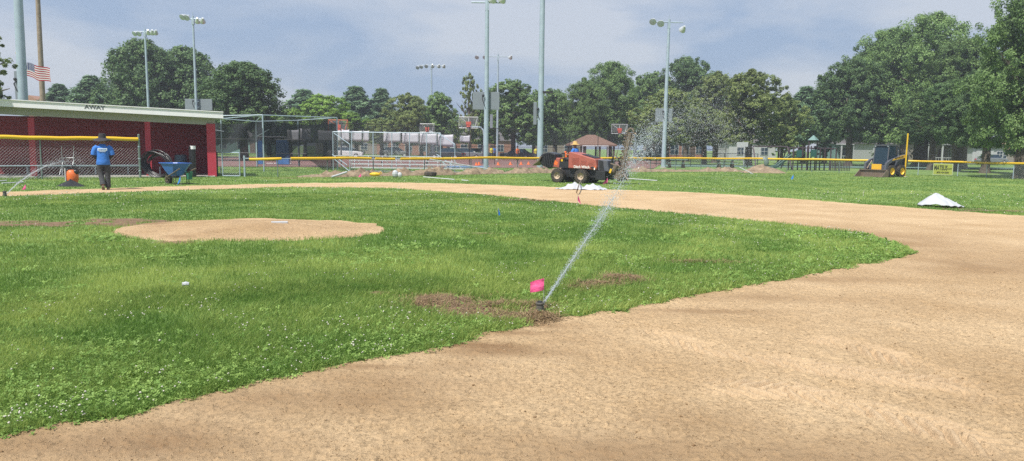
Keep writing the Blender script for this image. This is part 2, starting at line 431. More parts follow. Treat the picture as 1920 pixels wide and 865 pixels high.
def build_ground():
    nr, na = 1500, 1150
    r = 1.3 * np.exp(np.linspace(0, math.log(80 / 1.3), nr)); a = np.linspace(R(-47), R(47), na)
    RR, AA = np.meshgrid(r, a, indexing='ij')
    x = (RR * np.sin(AA)).ravel(); y = (RR * np.cos(AA)).ravel(); rr = RR.ravel()
    dm = dirt_mask(x, y)
    z = height(x, y, dm, rr)
    th, tm = tracks(x, y); sel = dm > 0
    z = z + np.where(sel, th, 0)
    g_ = np.random.default_rng(55); near_i = np.nonzero((rr < 15) & sel)[0]; xn, yn = x[near_i], y[near_i]; dz = np.zeros_like(xn)
    for k in range(26):                                    # walking lines of shoe prints, shallow with a pushed-up rim
        cx, cy = g_.uniform(-2.5, 7), g_.uniform(3, 13); ha = g_.uniform(0, 6.28)
        for s_ in range(int(g_.integers(3, 8))):
            side = .09 * (-1) ** s_; px_, py_ = cx + math.cos(ha) * s_ * .62 - math.sin(ha) * side, cy + math.sin(ha) * s_ * .62 + math.cos(ha) * side
            w_ = np.nonzero((np.abs(xn - px_) < .25) & (np.abs(yn - py_) < .25))[0]
            if len(w_) == 0: continue
            u = (xn[w_] - px_) * math.cos(ha) + (yn[w_] - py_) * math.sin(ha); v = -(xn[w_] - px_) * math.sin(ha) + (yn[w_] - py_) * math.cos(ha)
            q_ = np.sqrt((u / .14) ** 2 + (v / .05) ** 2); dz[w_] += -.009 * np.clip(1.15 - q_, 0, .5) * 2 + .006 * np.exp(-((q_ - 1.25) / .2) ** 2) + .003 * np.sin(u * 260) * (q_ < 1)
    z[near_i] += dz
    damp = np.zeros_like(x)
    for px, py, sx, sy, am in [(1500, 862, .9, .35, .55), (1150, 850, .9, .35, .65), (1300, 800, .5, .3, .5), (900, 700, .6, .12, .35), (1660, 450, 1.6, 2.2, .6), (1850, 500, 1.7, 1.3, .6), (1250, 590, .7, .2, .3), (600, 750, .9, .3, .8), (250, 835, .9, .3, .7), (750, 720, .8, .3, .6), (930, 660, .6, .22, .7), (1300, 585, .8, .14, .6), (1560, 525, 1.0, .25, .5), (850, 690, .5, .25, .55), (300, 810, .6, .2, .5), (1400, 560, 1.0, .25, .45), (1800, 470, 2.0, 1.2, .4), (1080, 640, .3, .2, .2), (200, 420, 2.0, .4, 1.0), (300, 415, .8, .5, .9), (330, 448, .35, .2, .8), (472, 431, 2.6, 2.0, .38), (470, 418, .5, .2, .55), (560, 440, .7, .2, .3), (1010, 612, .35, .12, 1.0), (880, 650, .6, .1, .9), (960, 625, .4, .1, .9), (700, 690, .7, .08, .7)]:
        c = G(px, py); damp = np.maximum(damp, am * np.exp(-(((x - c.x) / sx) ** 2 + ((y - c.y) / sy) ** 2)))
    damp = np.clip(damp * (0.4 + 1.3 * fbm(x, y, 0.6, 51, 5)) + (fbm(x, y, 1.6, 57, 4) - 0.5) * 0.45 * np.clip(1.2 - rr / 40, .2, 1), 0, 1)
    bare = bare_at(x, y) * np.clip(fbm(x, y, 0.35, 61, 5) * 3.6 - .85, 0, 1.5)
    V = np.stack([x, y, z], 1)
    idx = np.arange(nr * na).reshape(nr, na)
    q = np.stack([idx[:-1, :-1], idx[:-1, 1:], idx[1:, 1:], idx[1:, :-1]], -1).reshape(-1, 4)
    fm = sel[q].sum(1) >= 2
    for nm, fs, m, ch in (('infield_dirt', q[fm], 'dirt', dict(damp=damp, track=tm)), ('lawn', q[~fm], 'lawn', dict(bare=bare))):
        u, inv = np.unique(fs, return_inverse=True)
        o = np_mesh(nm, V[u], inv.reshape(-1, 4), m, {k: v[u] for k, v in ch.items()}, smooth=True)
        tag(o, kind='structure')

def mats_ground():
    m, nt, o = new_mat('dirt'); L = nt.links.new; M['dirt'] = m
    tc = N(nt, 'ShaderNodeTexCoord'); P = tc.outputs['Object']
    n1 = N(nt, 'ShaderNodeTexNoise', Scale=0.7, Detail=8.0, Roughness=0.6); n2 = N(nt, 'ShaderNodeTexNoise', Scale=34.0, Detail=8.0, Roughness=0.8)
    n3 = N(nt, 'ShaderNodeTexNoise', Scale=140.0, Detail=4.0, Roughness=0.7)
    for n in (n1, n2, n3): L(P, n.inputs['Vector'])
    cr = N(nt, 'ShaderNodeValToRGB'); e = cr.color_ramp.elements
    e[0].position = 0.3; e[0].color = (0.475, 0.325, 0.178, 1); e[1].position = 0.7; e[1].color = (0.635, 0.465, 0.28, 1)
    L(n1.outputs[0], cr.inputs[0])
    at = N(nt, 'ShaderNodeAttribute', attribute_name='damp'); tr = N(nt, 'ShaderNodeAttribute', attribute_name='track')
    # crumbs: darker and lighter grains
    r2 = N(nt, 'ShaderNodeMapRange'); r2.inputs[1].default_value = 0.3; r2.inputs[2].default_value = 0.72; r2.inputs[3].default_value = 0.55; r2.inputs[4].default_value = 1.25; L(n2.outputs[0], r2.inputs[0])
    n5 = N(nt, 'ShaderNodeTexNoise', Scale=17.0, Detail=12.0, Roughness=0.82); L(P, n5.inputs['Vector'])
    r5 = N(nt, 'ShaderNodeMapRange'); r5.inputs[1].default_value = 0.38; r5.inputs[2].default_value = 0.50; r5.inputs[3].default_value = 0.80; r5.inputs[4].default_value = 1.06; L(n5.outputs[0], r5.inputs[0])
    k5 = N(nt, 'ShaderNodeMath', operation='MULTIPLY'); L(r2.outputs[0], k5.inputs[0]); L(r5.outputs[0], k5.inputs[1])
    s1 = N(nt, 'ShaderNodeVectorMath', operation='SCALE'); L(cr.outputs[0], s1.inputs[0]); L(k5.outputs[0], s1.inputs['Scale'])
    ml = N(nt, 'ShaderNodeMath', operation='MULTIPLY'); ml.inputs[1].default_value = 1.0
    r4 = N(nt, 'ShaderNodeMapRange'); r4.inputs[1].default_value = 0.42; r4.inputs[2].default_value = 0.62; r4.inputs[3].default_value = 0.5; r4.inputs[4].default_value = 1.0; L(n2.outputs[0], r4.inputs[0])
    L(at.outputs['Fac'], ml.inputs[0]); L(r4.outputs[0], ml.inputs[1])
    mx = N(nt, 'ShaderNodeMix', data_type='RGBA'); mx.inputs[7].default_value = (0.20, 0.11, 0.052, 1)
    L(ml.outputs[0], mx.inputs[0]); L(s1.outputs[0], mx.inputs[6])
    mt = N(nt, 'ShaderNodeMix', data_type='RGBA'); mt.inputs[7].default_value = (0.66, 0.49, 0.32, 1)
    m2 = N(nt, 'ShaderNodeMath', operation='MULTIPLY'); m2.inputs[1].default_value = 0.45; L(tr.outputs['Fac'], m2.inputs[0])
    L(m2.outputs[0], mt.inputs[0]); L(mx.outputs[2], mt.inputs[6])
    b = N(nt, 'ShaderNodeBsdfPrincipled', Roughness=0.95); b.inputs['Specular IOR Level'].default_value = 0.15
    L(mt.outputs[2], b.inputs['Base Color'])
    ad = N(nt, 'ShaderNodeMath', operation='ADD'); L(n2.outputs[0], ad.inputs[0]); L(n3.outputs[0], ad.inputs[1])
    bp = N(nt, 'ShaderNodeBump', Strength=0.8, Distance=0.018); L(ad.outputs[0], bp.inputs['Height']); L(bp.outputs[0], b.inputs['Normal'])
    L(b.outputs[0], o.inputs[0])
    m, nt, o = new_mat('lawn'); L = nt.links.new; M['lawn'] = m
    tc = N(nt, 'ShaderNodeTexCoord'); P = tc.outputs['Object']
    n1 = N(nt, 'ShaderNodeTexNoise', Scale=0.25, Detail=8.0, Roughness=0.6); n2 = N(nt, 'ShaderNodeTexNoise', Scale=6.0, Detail=10.0, Roughness=0.8)
    for n in (n1, n2): L(P, n.inputs['Vector'])
    cr = N(nt, 'ShaderNodeValToRGB'); e = cr.color_ramp.elements
    e[0].position = 0.35; e[0].color = (0.11, 0.20, 0.05, 1); e[1].position = 0.68; e[1].color = (0.22, 0.30, 0.09, 1)
    L(n1.outputs[0], cr.inputs[0])
    r2 = N(nt, 'ShaderNodeMapRange'); r2.inputs[1].default_value = 0.3; r2.inputs[2].default_value = 0.7; r2.inputs[3].default_value = 0.6; r2.inputs[4].default_value = 1.35; L(n2.outputs[0], r2.inputs[0])
    s1 = N(nt, 'ShaderNodeVectorMath', operation='SCALE'); L(cr.outputs[0], s1.inputs[0]); L(r2.outputs[0], s1.inputs['Scale'])
    at = N(nt, 'ShaderNodeAttribute', attribute_name='bare')
    c2 = N(nt, 'ShaderNodeValToRGB'); e = c2.color_ramp.elements; e[0].position = 0.3; e[0].color = (0.10, 0.06, 0.036, 1); e[1].position = 0.7; e[1].color = (0.27, 0.18, 0.11, 1); L(n2.outputs[0], c2.inputs[0])
    rr = N(nt, 'ShaderNodeMapRange'); rr.inputs[1].default_value = 0.15; rr.inputs[2].default_value = 0.6; L(at.outputs['Fac'], rr.inputs[0])
    mx = N(nt, 'ShaderNodeMix', data_type='RGBA'); L(rr.outputs[0], mx.inputs[0]); L(s1.outputs[0], mx.inputs[6]); L(c2.outputs[0], mx.inputs[7])
    b = N(nt, 'ShaderNodeBsdfPrincipled', Roughness=0.9); b.inputs['Specular IOR Level'].default_value = 0.2; L(mx.outputs[2], b.inputs['Base Color'])
    bp = N(nt, 'ShaderNodeBump', Strength=0.8, Distance=0.03); L(n2.outputs[0], bp.inputs['Height']); L(bp.outputs[0], b.inputs['Normal'])
    L(b.outputs[0], o.inputs[0])
    m, nt, o = new_mat('spoil'); L = nt.links.new; M['spoil'] = m
    tc = N(nt, 'ShaderNodeTexCoord'); n2 = N(nt, 'ShaderNodeTexNoise', Scale=3.0, Detail=10.0, Roughness=0.75); L(tc.outputs['Object'], n2.inputs['Vector'])
    cr = N(nt, 'ShaderNodeValToRGB'); e = cr.color_ramp.elements; e[0].position = 0.35; e[0].color = (0.12, 0.085, 0.052, 1); e[1].position = 0.62; e[1].color = (0.33, 0.25, 0.165, 1); L(n2.outputs[0], cr.inputs[0])
    b = N(nt, 'ShaderNodeBsdfPrincipled', Roughness=0.95); L(cr.outputs[0], b.inputs['Base Color'])
    bp = N(nt, 'ShaderNodeBump', Strength=1.0, Distance=0.05); L(n2.outputs[0], bp.inputs['Height']); L(bp.outputs[0], b.inputs['Normal']); L(b.outputs[0], o.inputs[0])
mats_ground()
build_ground()

# far ground reaching the horizon, all round
g = MB(); g.add([(-900, -300, -0.07), (900, -300, -0.07), (900, 1500, -0.07), (-900, 1500, -0.07)], [(0, 1, 2, 3)])
tag(g.build('ground', 'lawn'), kind='structure')

# -------------------------------------------------- grass blades, clover, crumbs
def zat(x, y):
    return height(x, y, dirt_mask(x, y), np.hypot(x, y))
def blades(n, r0, r1, two, seed):
    g_ = np.random.default_rng(seed)
    r = r0 * np.exp(g_.random(n) * math.log(r1 / r0)); a = g_.uniform(R(-42), R(42), n)
    x = r * np.sin(a); y = r * np.cos(a)
    dm = dirt_mask(x, y); b = bare_at(x, y) * np.clip(fbm(x, y, 0.35, 61, 5) * 3.6 - .85, 0, 1.5)
    keep = (dm < 0.03 * g_.random(n) ** 3) & (g_.random(n) > np.clip(b * 1.6 - 0.15, 0, 0.97)) & (g_.random(n) < np.clip(r1 * 1.25 / r - 0.2, 0, 1))
    x, y, r, b, dm = x[keep], y[keep], r[keep], b[keep], dm[keep]; n = len(x)
    z = height(x, y, dm, r)
    patch = fbm(x, y, 1.1, 71, 4); fine = fbm(x, y, 0.25, 75, 3)
    h = (0.028 + 0.05 * fine) * (0.75 + 0.7 * g_.random(n)) * (0.75 + 0.5 * patch) * np.clip(1.25 - r / 30, .6, 1)
    h *= np.where(dm > -0.12, 1.1, 1)
    w = np.maximum(0.0028, 0.00075 * r) * (0.7 + 0.6 * g_.random(n))
    th = g_.uniform(0, 2 * math.pi, n); lean = g_.uniform(0.15, 0.95, n) * h; la = g_.uniform(0, 2 * math.pi, n) * 0.55 + R(200)
    cx, sx = np.cos(th) * w, np.sin(th) * w; lx, ly = np.cos(la) * lean, np.sin(la) * lean
    tint = np.clip((patch - 0.5) * 2.0 + 0.3 + g_.normal(0, 0.22, n) + (fbm(x, y, 5, 77, 3) - 0.5) * 1.0, 0, 1)
    P = lambda fx, t, hz: np.stack([x + fx * cx + lx * t, y + fx * sx + ly * t, z + h * hz], 1)
    if two:
        V = np.stack([P(-.5, 0, -.1), P(.5, 0, -.1), P(.4, .35, .55), P(-.4, .35, .55), P(.06, 1, .93), P(-.06, 1, .93)], 1); k = 6
        i = (np.arange(n) * 6)[:, None]; Fq = np.concatenate([i + np.array([0, 1, 2, 3]), i + np.array([3, 2, 4, 5])])
    else:
        V = np.stack([P(-.5, 0, -.1), P(.5, 0, -.1), P(.12, .7, 1), P(-.12, .7, 1)], 1); k = 4
        Fq = (np.arange(n) * 4)[:, None] + np.array([0, 1, 2, 3])
    return V.reshape(-1, 3), Fq, np.repeat(tint, k), np.repeat(b, k)
def join(parts):
    vs, fs, ts = [], [], []; o = 0
    for V, Fq, t in parts: vs.append(V); fs.append(Fq + o); ts.append(t); o += len(V)
    return np.concatenate(vs), np.concatenate(fs), np.concatenate(ts)
NB = 1.0
parts = []
for n, a, b_, two, s in ((int(330000 * NB), 3.2, 9, True, 1), (int(420000 * NB), 8, 26, False, 2), (int(260000 * NB), 22, 62, False, 3)):
    V, Fq, t, bb = blades(n, a, b_, two, s); parts.append((V, Fq, t))
V, Fq, T_ = join(parts)
tag(np_mesh('grass', V, Fq, 'blade', T_), 'short green grass of the infield and outfield', 'grass', kind='stuff')

def clover():
    g_ = np.random.default_rng(11); n = 110000
    r = 3.2 * np.exp(g_.random(n) * math.log(16 / 3.2)); a = g_.uniform(R(-42), R(42), n); x = r * np.sin(a); y = r * np.cos(a)
    sd = inf_sd(x, y); k = (sd < 0.07 * g_.random(n)) & (g_.random(n) < np.clip(np.exp(sd / 0.55) * 1.1 + np.clip(fbm(x, y, 0.8, 81, 3) * 4 - 2.3, 0, .8), 0, 1)) & (mound_r(x, y) > 1)
    k &= g_.random(n) > np.clip(bare_at(x, y) * 2, 0, .95)
    x, y, r, sd = x[k], y[k], r[k], sd[k]; n = len(x); z = zat(x, y) + g_.uniform(0.012, 0.055, n) * np.clip(0.4 - sd * 8, 0.35, 1)
    s = np.maximum(0.0075, 0.0014 * r) * g_.uniform(0.7, 1.3, n); th0 = g_.uniform(0, 6.28, n); Vs = []
    tx, ty = g_.normal(0, .35, n), g_.normal(0, .35, n)
    for j in range(3):
        th = th0 + j * 2.094; ux, uy = np.cos(th), np.sin(th); q = []
        for f, l in ((0, 0), (1.6, .9), (2.1, 0), (1.6, -.9)):
            dx = (ux * f - uy * l) * s; dy = (uy * f + ux * l) * s
            q.append(np.stack([x + dx, y + dy, z + dx * tx + dy * ty + (0.25 * s if f > 1 else 0)], 1))
        Vs.append(np.stack(q, 1))
    V = np.stack(Vs, 1).reshape(-1, 3); Fq = np.arange(n * 12).reshape(-1, 4)
    tag(np_mesh('clover', V, Fq, 'clover', np.repeat(np.clip(g_.random(n) * .8 + fbm(x, y, .5, 3, 3) - .4, 0, 1), 12)), 'low clover leaves along the near edge of the infield grass', 'clover', kind='stuff')
clover()
def puffs(x, y, z, s, seed):
    g_ = np.random.default_rng(seed); n = len(x)
    base = np.array([(1, 0, 0), (-1, 0, 0), (0, 1, 0), (0, -1, 0), (0, 0, .8), (0, 0, -.8)], float)
    V = base[None] * (s[:, None, None] * g_.uniform(0.7, 1.25, (n, 6, 1))) + np.stack([x, y, z], 1)[:, None]
    V += g_.normal(0, 1, V.shape) * (s[:, None, None] * 0.15)
    f = np.array([(0, 2, 4), (2, 1, 4), (1, 3, 4), (3, 0, 4), (2, 0, 5), (1, 2, 5), (3, 1, 5), (0, 3, 5)])
    return V.reshape(-1, 3), ((np.arange(n) * 6)[:, None, None] + f[None]).reshape(-1, 3)
def flowers():
    g_ = np.random.default_rng(12); n = 42000
    r = 3.2 * np.exp(g_.random(n) * math.log(34 / 3.2)); a = g_.uniform(R(-42), R(42), n); x = r * np.sin(a); y = r * np.cos(a)
    sd = inf_sd(x, y); pn = fbm(x, y, 1.0, 91, 3); pn2 = fbm(x, y, 0.3, 95, 2)
    pr = 0.34 * np.exp(sd / 0.5) + 0.10 * (pn > .55) * np.exp(sd / 2.5) + 0.16 * (pn > 0.62) + 0.006
    far = r > 14; pr = np.where(far & (sd > -3), pr + 0.22, pr)
    inside = (sd < 0)
    strip = (~inside) & (dirt_mask(x, y) < -0.05) & (r > 20); pr = np.where(strip, 0.22 * (pn > .45), pr)
    k = (inside | strip) & (mound_r(x, y) > 1.05) & (g_.random(n) < .85 * pr * (0.3 + 1.4 * (pn2 > .5))) & (bare_at(x, y) < .3)
    x, y, r = x[k], y[k], r[k]; n = len(x)
    z = zat(x, y) + g_.uniform(.035, .08, n)
    V, Fq = puffs(x, y, z, np.maximum(.0075, .00066 * r) * g_.uniform(.6, 1.3, n), 5)
    tag(np_mesh('clover_flowers', V, Fq, 'petal', tri=True), 'tiny white clover blossoms scattered through the infield grass', 'flowers', kind='stuff')
flowers()
def crumbs():
    g_ = np.random.default_rng(13); n = 60000
    r = 2.8 * np.exp(g_.random(n) * math.log(16 / 2.8)); a = g_.uniform(R(-42), R(42), n); x = r * np.sin(a); y = r * np.cos(a)
    dm = dirt_mask(x, y); th, tm = tracks(x, y); k = (dm > 0.0) & (g_.random(n) < 0.35 + 0.65 * fbm(x, y, .5, 99, 3)) & (tm < .5)
    x, y, r, dm = x[k], y[k], r[k], dm[k]; n = len(x)
    s = 0.0014 + 0.0030 * g_.random(n) ** 2 + (g_.random(n) > .985) * .006 + r * 0.00022
    V, Fq = puffs(x, y, height(x, y, dm, r) + s * .2, s, 6)
    tag(np_mesh('soil_crumbs', V, Fq, 'dirt', dict(damp=np.repeat(np.clip(g_.random(n) * 1.6 - .5, 0, 1), 6), track=np.repeat((g_.random(n) > .7) * 1.0, 6)), tri=True), 'small dry soil crumbs lying over the infield dirt', 'soil', kind='stuff')
crumbs()
def straw():
    g_ = np.random.default_rng(14); n = 9000; i = g_.integers(0, len(BARE), n)
    i = g_.choice([0, 1, 2, 4, 5, 6, 5, 6, 7, 8, 9, 15, 16], n); c = np.array([(BARE[k][0].x, BARE[k][0].y, BARE[k][1], BARE[k][2]) for k in i])
    x = c[:, 0] + g_.normal(0, .55, n) * c[:, 2]; y = c[:, 1] + g_.normal(0, .55, n) * c[:, 3]; z = zat(x, y) + g_.uniform(0.004, .035, n)
    a = g_.uniform(0, 6.28, n); l = g_.uniform(.02, .06, n); w = np.maximum(.0014, np.hypot(x, y) * .0004); ux, uy = np.cos(a), np.sin(a); dz = g_.normal(0, .012, n)
    V = np.stack([np.stack([x - uy * w, y + ux * w, z], 1), np.stack([x + uy * w, y - ux * w, z], 1), np.stack([x + ux * l + uy * w, y + uy * l - ux * w, z + dz], 1), np.stack([x + ux * l - uy * w, y + uy * l + ux * w, z + dz], 1)], 1).reshape(-1, 3)
    tag(np_mesh('dead_grass', V, np.arange(n * 4).reshape(-1, 4), 'straw_blade', np.repeat(g_.random(n), 4)), 'brown dead grass clippings on the bare patches', 'dead grass', kind='stuff')
straw()

# ================================================================== FENCES
def chain(mb, a, b, z0, z1, sp=0.08, r=0.0035, lat=0.0):
    """woven diamond wire between two ground points"""
    a = Vector((a[0], a[1], 0)); b = Vector((b[0], b[1], 0)); d = b - a; l = d.length; u = d / l; h = z1 - z0
    k = -h
    while k < l:
        for s in (1, -1):
            t0, t1 = (k, k + h); q0, q1 = (z0, z1) if s > 0 else (z1, z0)
            if t0 < 0: q0 += s * (-t0); t0 = 0
            if t1 > l: q1 -= s * (t1 - l); t1 = l
            if t1 - t0 > 0.01:
                mb.tube([a + u * t0 + Vector((0, 0, q0)), a + u * t1 + Vector((0, 0, q1))], r, 3, caps=False)
        k += sp * 1.4142
def lerp_path(path, step):
    out = [Vector(path[0])]
    for a, b in zip(path[:-1], path[1:]):
        a, b = Vector(a), Vector(b); n = max(1, int((b - a).length / step))
        out += [a + (b - a) * (i / n) for i in range(1, n + 1)]
    return out

# six foot fence before the dugout, yellow cap
fe = empty('chain_link_fence', GX(130, 33.2), 'tall chain link fence with thick yellow cap before the red dugout', 'fence')
A = GX(-70, 30.8); B = GX(262, 34.7)
def fp(t, z=0): v = A.lerp(B, t); return at_rel(fe, (v.x, v.y, z))
m = MB(); a, b = fp(0), fp(1); chain(m, a, b, 0.03, 1.74, 0.09, 0.0034); m.build('wire_mesh', 'wire', fe)
cap = [fp(i / 40, 1.80 + 0.012 * math.sin(i * 0.25) + 0.006 * math.sin(i * 0.8)) for i in range(41)]
MB().tube(cap, 0.085, 12).build('yellow_cap', 'yellow', fe, smooth=True)
MB().tube([fp(0, .60), fp(1, .60)], 0.02, 6).build('middle_rail', 'galv', fe)
for px_ in (-40, 94):
    t = (GX(px_, 33).x - A.x) / (B.x - A.x); MB().tube([fp(t, -.05), fp(t, 1.76)], 0.028, 8).build('post', 'green_post', fe)
MB().tube([fp(1.004, -.05), fp(1.004, 1.98)], 0.05, 10).sphere(fp(1.004, 1.98), .055).build('post', 'green_post', fe)
for z in (1.78, 1.45, .9, .35): MB().tube([fp(1.004, z - .02), fp(1.004, z + .02)], 0.062, 10).build('clamp', 'galv', fe)

# gate at the dugout's end
ge = empty('metal_gate', GX(430, 37.3), 'narrow grey chain link gate between the red dugout and outfield fence', 'gate')
def rel(e): return lambda p: at_rel(e, p)
q = rel(ge); p0, p1 = GX(418, 37.3), GX(450, 37.3)
m = MB(); chain(m, q(p0), q(p1), .06, 1.16, .07, .004); m.build('wire_mesh', 'wire', ge)
m = MB()
for p in (p0, p1): m.tube([q(p + Vector((0, 0, .03))), q(p + Vector((0, 0, 1.24)))], .028, 8)
for z in (.05, 1.2): m.tube([q(p0 + Vector((0, 0, z))), q(p1 + Vector((0, 0, z)))], .024, 8)
m.build('gate_frame', 'galv', ge)
p = GX(408, 37.3); MB().tube([q(p + Vector((0, 0, -.03))), q(p + Vector((0, 0, 1.22)))], .038, 8).build('gate_post', 'black_metal', ge)
MB().sphere(q(p + Vector((0, 0, 1.24))), .04, 8, 6).build('post_cap', 'pvc', ge)
p = GX(412, 37.3); MB().box(q(p + Vector((0, 0, 1.0))), (.1, .05, .04)).build('latch', 'galv', ge)

# outfield fence
FP = [(460, 37.2, .93), (520, 37.6, .93), (645, 39.6, .93), (770, 42.6, .94), (900, 46, .94), (1010, 49, .95), (1180, 54, .96), (1265, 56, .97), (1340, 57.2, .98), (1420, 57.6, 1.0), (1520, 57, 1.0), (1610, 56, 1.0), (1690, 54.6, 1.0), (1720, 54, 1.0), (1795, 51.6, .99), (1900, 47, 1.0), (1990, 43.5, 1.0)]
def fence_pt(px):
    for (a, d0, z0), (b, d1, z1) in zip(FP[:-1], FP[1:]):
        if px <= b: t = (px - a) / (b - a); return GX(px, d0 + t * (d1 - d0)), z0 + t * (z1 - z0)
oe = empty('outfield_fence', GX(1100, 52), 'low outfield chain link fence with yellow cap curving across the park', 'fence')
q = rel(oe)
m = MB()
for (a, d0, z0), (b, d1, z1) in zip(FP[:-1], FP[1:]): chain(m, q(GX(a, d0)), q(GX(b, d1)), .03, z0 - .03, .085, .0032)
m.build('wire_mesh', 'green_post', oe)
m = MB(); m.tube([q(fence_pt(px)[0] + Vector((0, 0, fence_pt(px)[1]))) for px in range(460, 1990, 12)], .022, 6); m.build('top_rail', 'galv', oe)
for a, b in ((468, 530), (546, 701), (704, 741), (751, 1432), (1438, 1989)):
    pts = []
    for i in range(a, b + 1, 6):
        p, z = fence_pt(i); pts.append(q(p + Vector((0, 0, z + .012 * math.sin(i * .05) + .03 * math.sin(i * .021 + 1) * (i < 1000)))))
    r = [.070 + .006 * random.random() for _ in pts]; MB().tube(pts, r, 10).build('yellow_cap', 'yellow', oe, smooth=True)
for px_ in [459, 521, 614, 700, 796, 883, 970, 1055, 1110, 1165, 1219, 1266, 1314, 1356, 1395, 1436, 1475, 1522, 1573, 1620, 1665, 1721, 1795, 1849, 1899, 1955]:
    p, z = fence_pt(px_); big = px_ == 459
    MB().tube([q(p + Vector((0, 0, -.05))), q(p + Vector((0, 0, z + (.14 if big else -.02))))], .045 if big else .027, 8).build('post', 'galv' if big or px_ > 1700 else 'green_post', oe)
bg_, z = fence_pt(1435); be = empty('green_bag', bg_ + Vector((0, -.12, z - .28)), 'small dark green bag hanging on the outfield fence cap', 'bag')
MB().ell([(0, 0, -.22, .14, .07), (0, 0, -.1, .2, .1), (0, 0, .1, .19, .1), (0, 0, .24, .13, .07), (0, 0, .36, .05, .04)]).build('bag_body', 'green_post', be, smooth=True)
MB().tube([(-.08, 0, .3), (-.05, .05, .42), (.05, .05, .42), (.08, 0, .3)], .015, 6).build('strap', 'black_metal', be)

# advertising sign on the right stretch of the fence
s0, z0 = fence_pt(1750); s1, z1 = fence_pt(1787)
wd = (s1 - s0).length; an = math.atan2(s1.y - s0.y, s1.x - s0.x); mid = (s0 + s1) / 2
n_ = Vector((math.sin(an), -math.cos(an), 0))
se = empty('advertising_sign', mid + n_ * .08, 'yellow-green advertising sign lettered in black, hung on the fence right of the loader', 'sign', rz=an)
MB().box((0, 0, .47), (wd, .012, .80)).build('panel', 'banner_edge', se)
MB().box((0, -.009, .47), (wd - .08, .006, .72)).build('face', 'banner_yellow', se)
text('lettering', 'MATEUS', .46, 'ink', se, Matrix.Translation((-.14 * wd / 1.4 - .01, -.018, .555)) @ UP, .003, .012, .56 * wd / 1.4)
text('lettering', 'Gates', .17, 'ink', se, Matrix.Translation((.35 * wd, -.018, .52)) @ Matrix.Rotation(R(-8), 4, 'Y') @ UP, .003, 0.0, .7)
text('lettering', '(609) 434-0200', .17, 'ink', se, Matrix.Translation((0, -.018, .24)) @ UP, .003, .003, .8)
fo = empty('foul_pole', GX(1696, 49.3), 'thin yellow foul pole beside the skid loader', 'pole')
MB().tube([(0, 0, -.05), (.03, 0, 2.85)], .048, 10).build('pole_shaft', 'yellow', fo, smooth=True)
MB().box((0, 0, .02), (.25, .25, .05)).build('base_plate', 'concrete', fo)

# ================================================================== DUGOUT
dA = GX(-90, 33.2); dB = GX(404, 37.2)
an = math.atan2(dB.y - dA.y, dB.x - dA.x); Ld = (dB - dA).length
de = empty('dugout', dA, 'long red block dugout with white roof edge and AWAY lettered on it', 'dugout', rz=an)
hL, hR = 3.56, 3.20     # the roof falls a little to the right
def hz(x, k=0.0): return hL + (hR - hL) * x / Ld - k
DEP = 2.6
MB().box((Ld / 2, DEP + .1, 1.42), (Ld, .2, 2.86)).build('back_wall', 'red_block', de)
MB().box((Ld - .15, DEP / 2 - .0, 1.41), (.22, DEP, 2.84)).build('side_wall', 'red_block', de)
MB().box((Ld - .14, -.1, 1.3), (.40, .2, 2.62)).build('pillar', 'red_post', de)
for px_ in (76, 255):
    t = (GX(px_, 34.8).x - dA.x) / (dB.x - dA.x); MB().box((t * Ld, 0, 1.35), (.24, .2, 2.72)).build('pillar', 'red_post', de)
m = MB(); x0, x1 = -.3, Ld + .42
def slab(m, x0, x1, y0, y1, ka, kb):
    m.add([(x0, y0, hz(x0, ka)), (x1, y0, hz(x1, ka)), (x1, y1, hz(x1, ka)), (x0, y1, hz(x0, ka)), (x0, y0, hz(x0, kb)), (x1, y0, hz(x1, kb)), (x1, y1, hz(x1, kb)), (x0, y1, hz(x0, kb))],
          [(0, 3, 2, 1), (4, 5, 6, 7), (0, 1, 5, 4), (1, 2, 6, 5), (2, 3, 7, 6), (3, 0, 4, 7)])
slab(m, x0, x1, -.75, DEP + .5, .26, .05); m.build('roof', 'tan_paint', de)
m = MB(); slab(m, x0, x1 + .02, -.79, -.752, .33, .03); m.build('fascia', 'white_paint', de)
m = MB(); slab(m, x0, x1 + .03, -.83, -.6, .037, -.0); m.build('drip_edge', 'white_paint', de)
m = MB(); slab(m, x0, Ld + .06, -.12, -.06, .66, .27); m.build('header_board', 'tan_paint', de)
m = MB()
m.box((Ld / 2, DEP / 2 - .2, .03), (Ld - .02, DEP + 1.0, .08)); m.build('floor_slab', 'concrete', de)
m = MB(); m.box((Ld / 2 - 1.5, DEP - .35, .45), (Ld - 3.5, .32, .05))
for i in range(8): m.box((1.0 + i * 1.45, DEP - .35, .24), (.06, .3, .38))
m.build('bench', 'alu', de)
t = (GX(168, 34.5).x - dA.x) / (dB.x - dA.x) * Ld
text('lettering', 'AWAY', .22, 'ink_grey', de, Matrix.Translation((t + .05, -.797, hz(t, .15))) @ Matrix.Rotation(math.atan((hR - hL) / Ld) * -1, 4, 'Y') @ UP, .003, .008, 1.25)

# things by the dugout -------------------------------------------------
# coil of pipe leaning on the fence post
ce = empty('hose_coil', GX(284, 35.0), 'big coil of glossy black pipe leaning beside the fence end post', 'hose', rz=R(-6))
for j in range(15):
    m = MB(); rr = .68 - .022 * (j % 3) - random.random() * .09; tl = R(10 + j * 2.0); off = (j - 7) * .02 + .03; pts = []
    for i in range(33):
        a = 2 * math.pi * i / 32; x = rr * math.cos(a); z = rr * math.sin(a)
        pts.append((x + .02 * math.sin(3 * a + j) + .05 * (j % 4) + (z - rr) * -.30, off + (z + rr) * math.sin(tl) * .6, rr * .97 + .02 + z * math.cos(tl) * .97))
    m.tube(pts, .027, 7, caps=False).build('pipe_loop', 'black_plastic', ce, smooth=True)
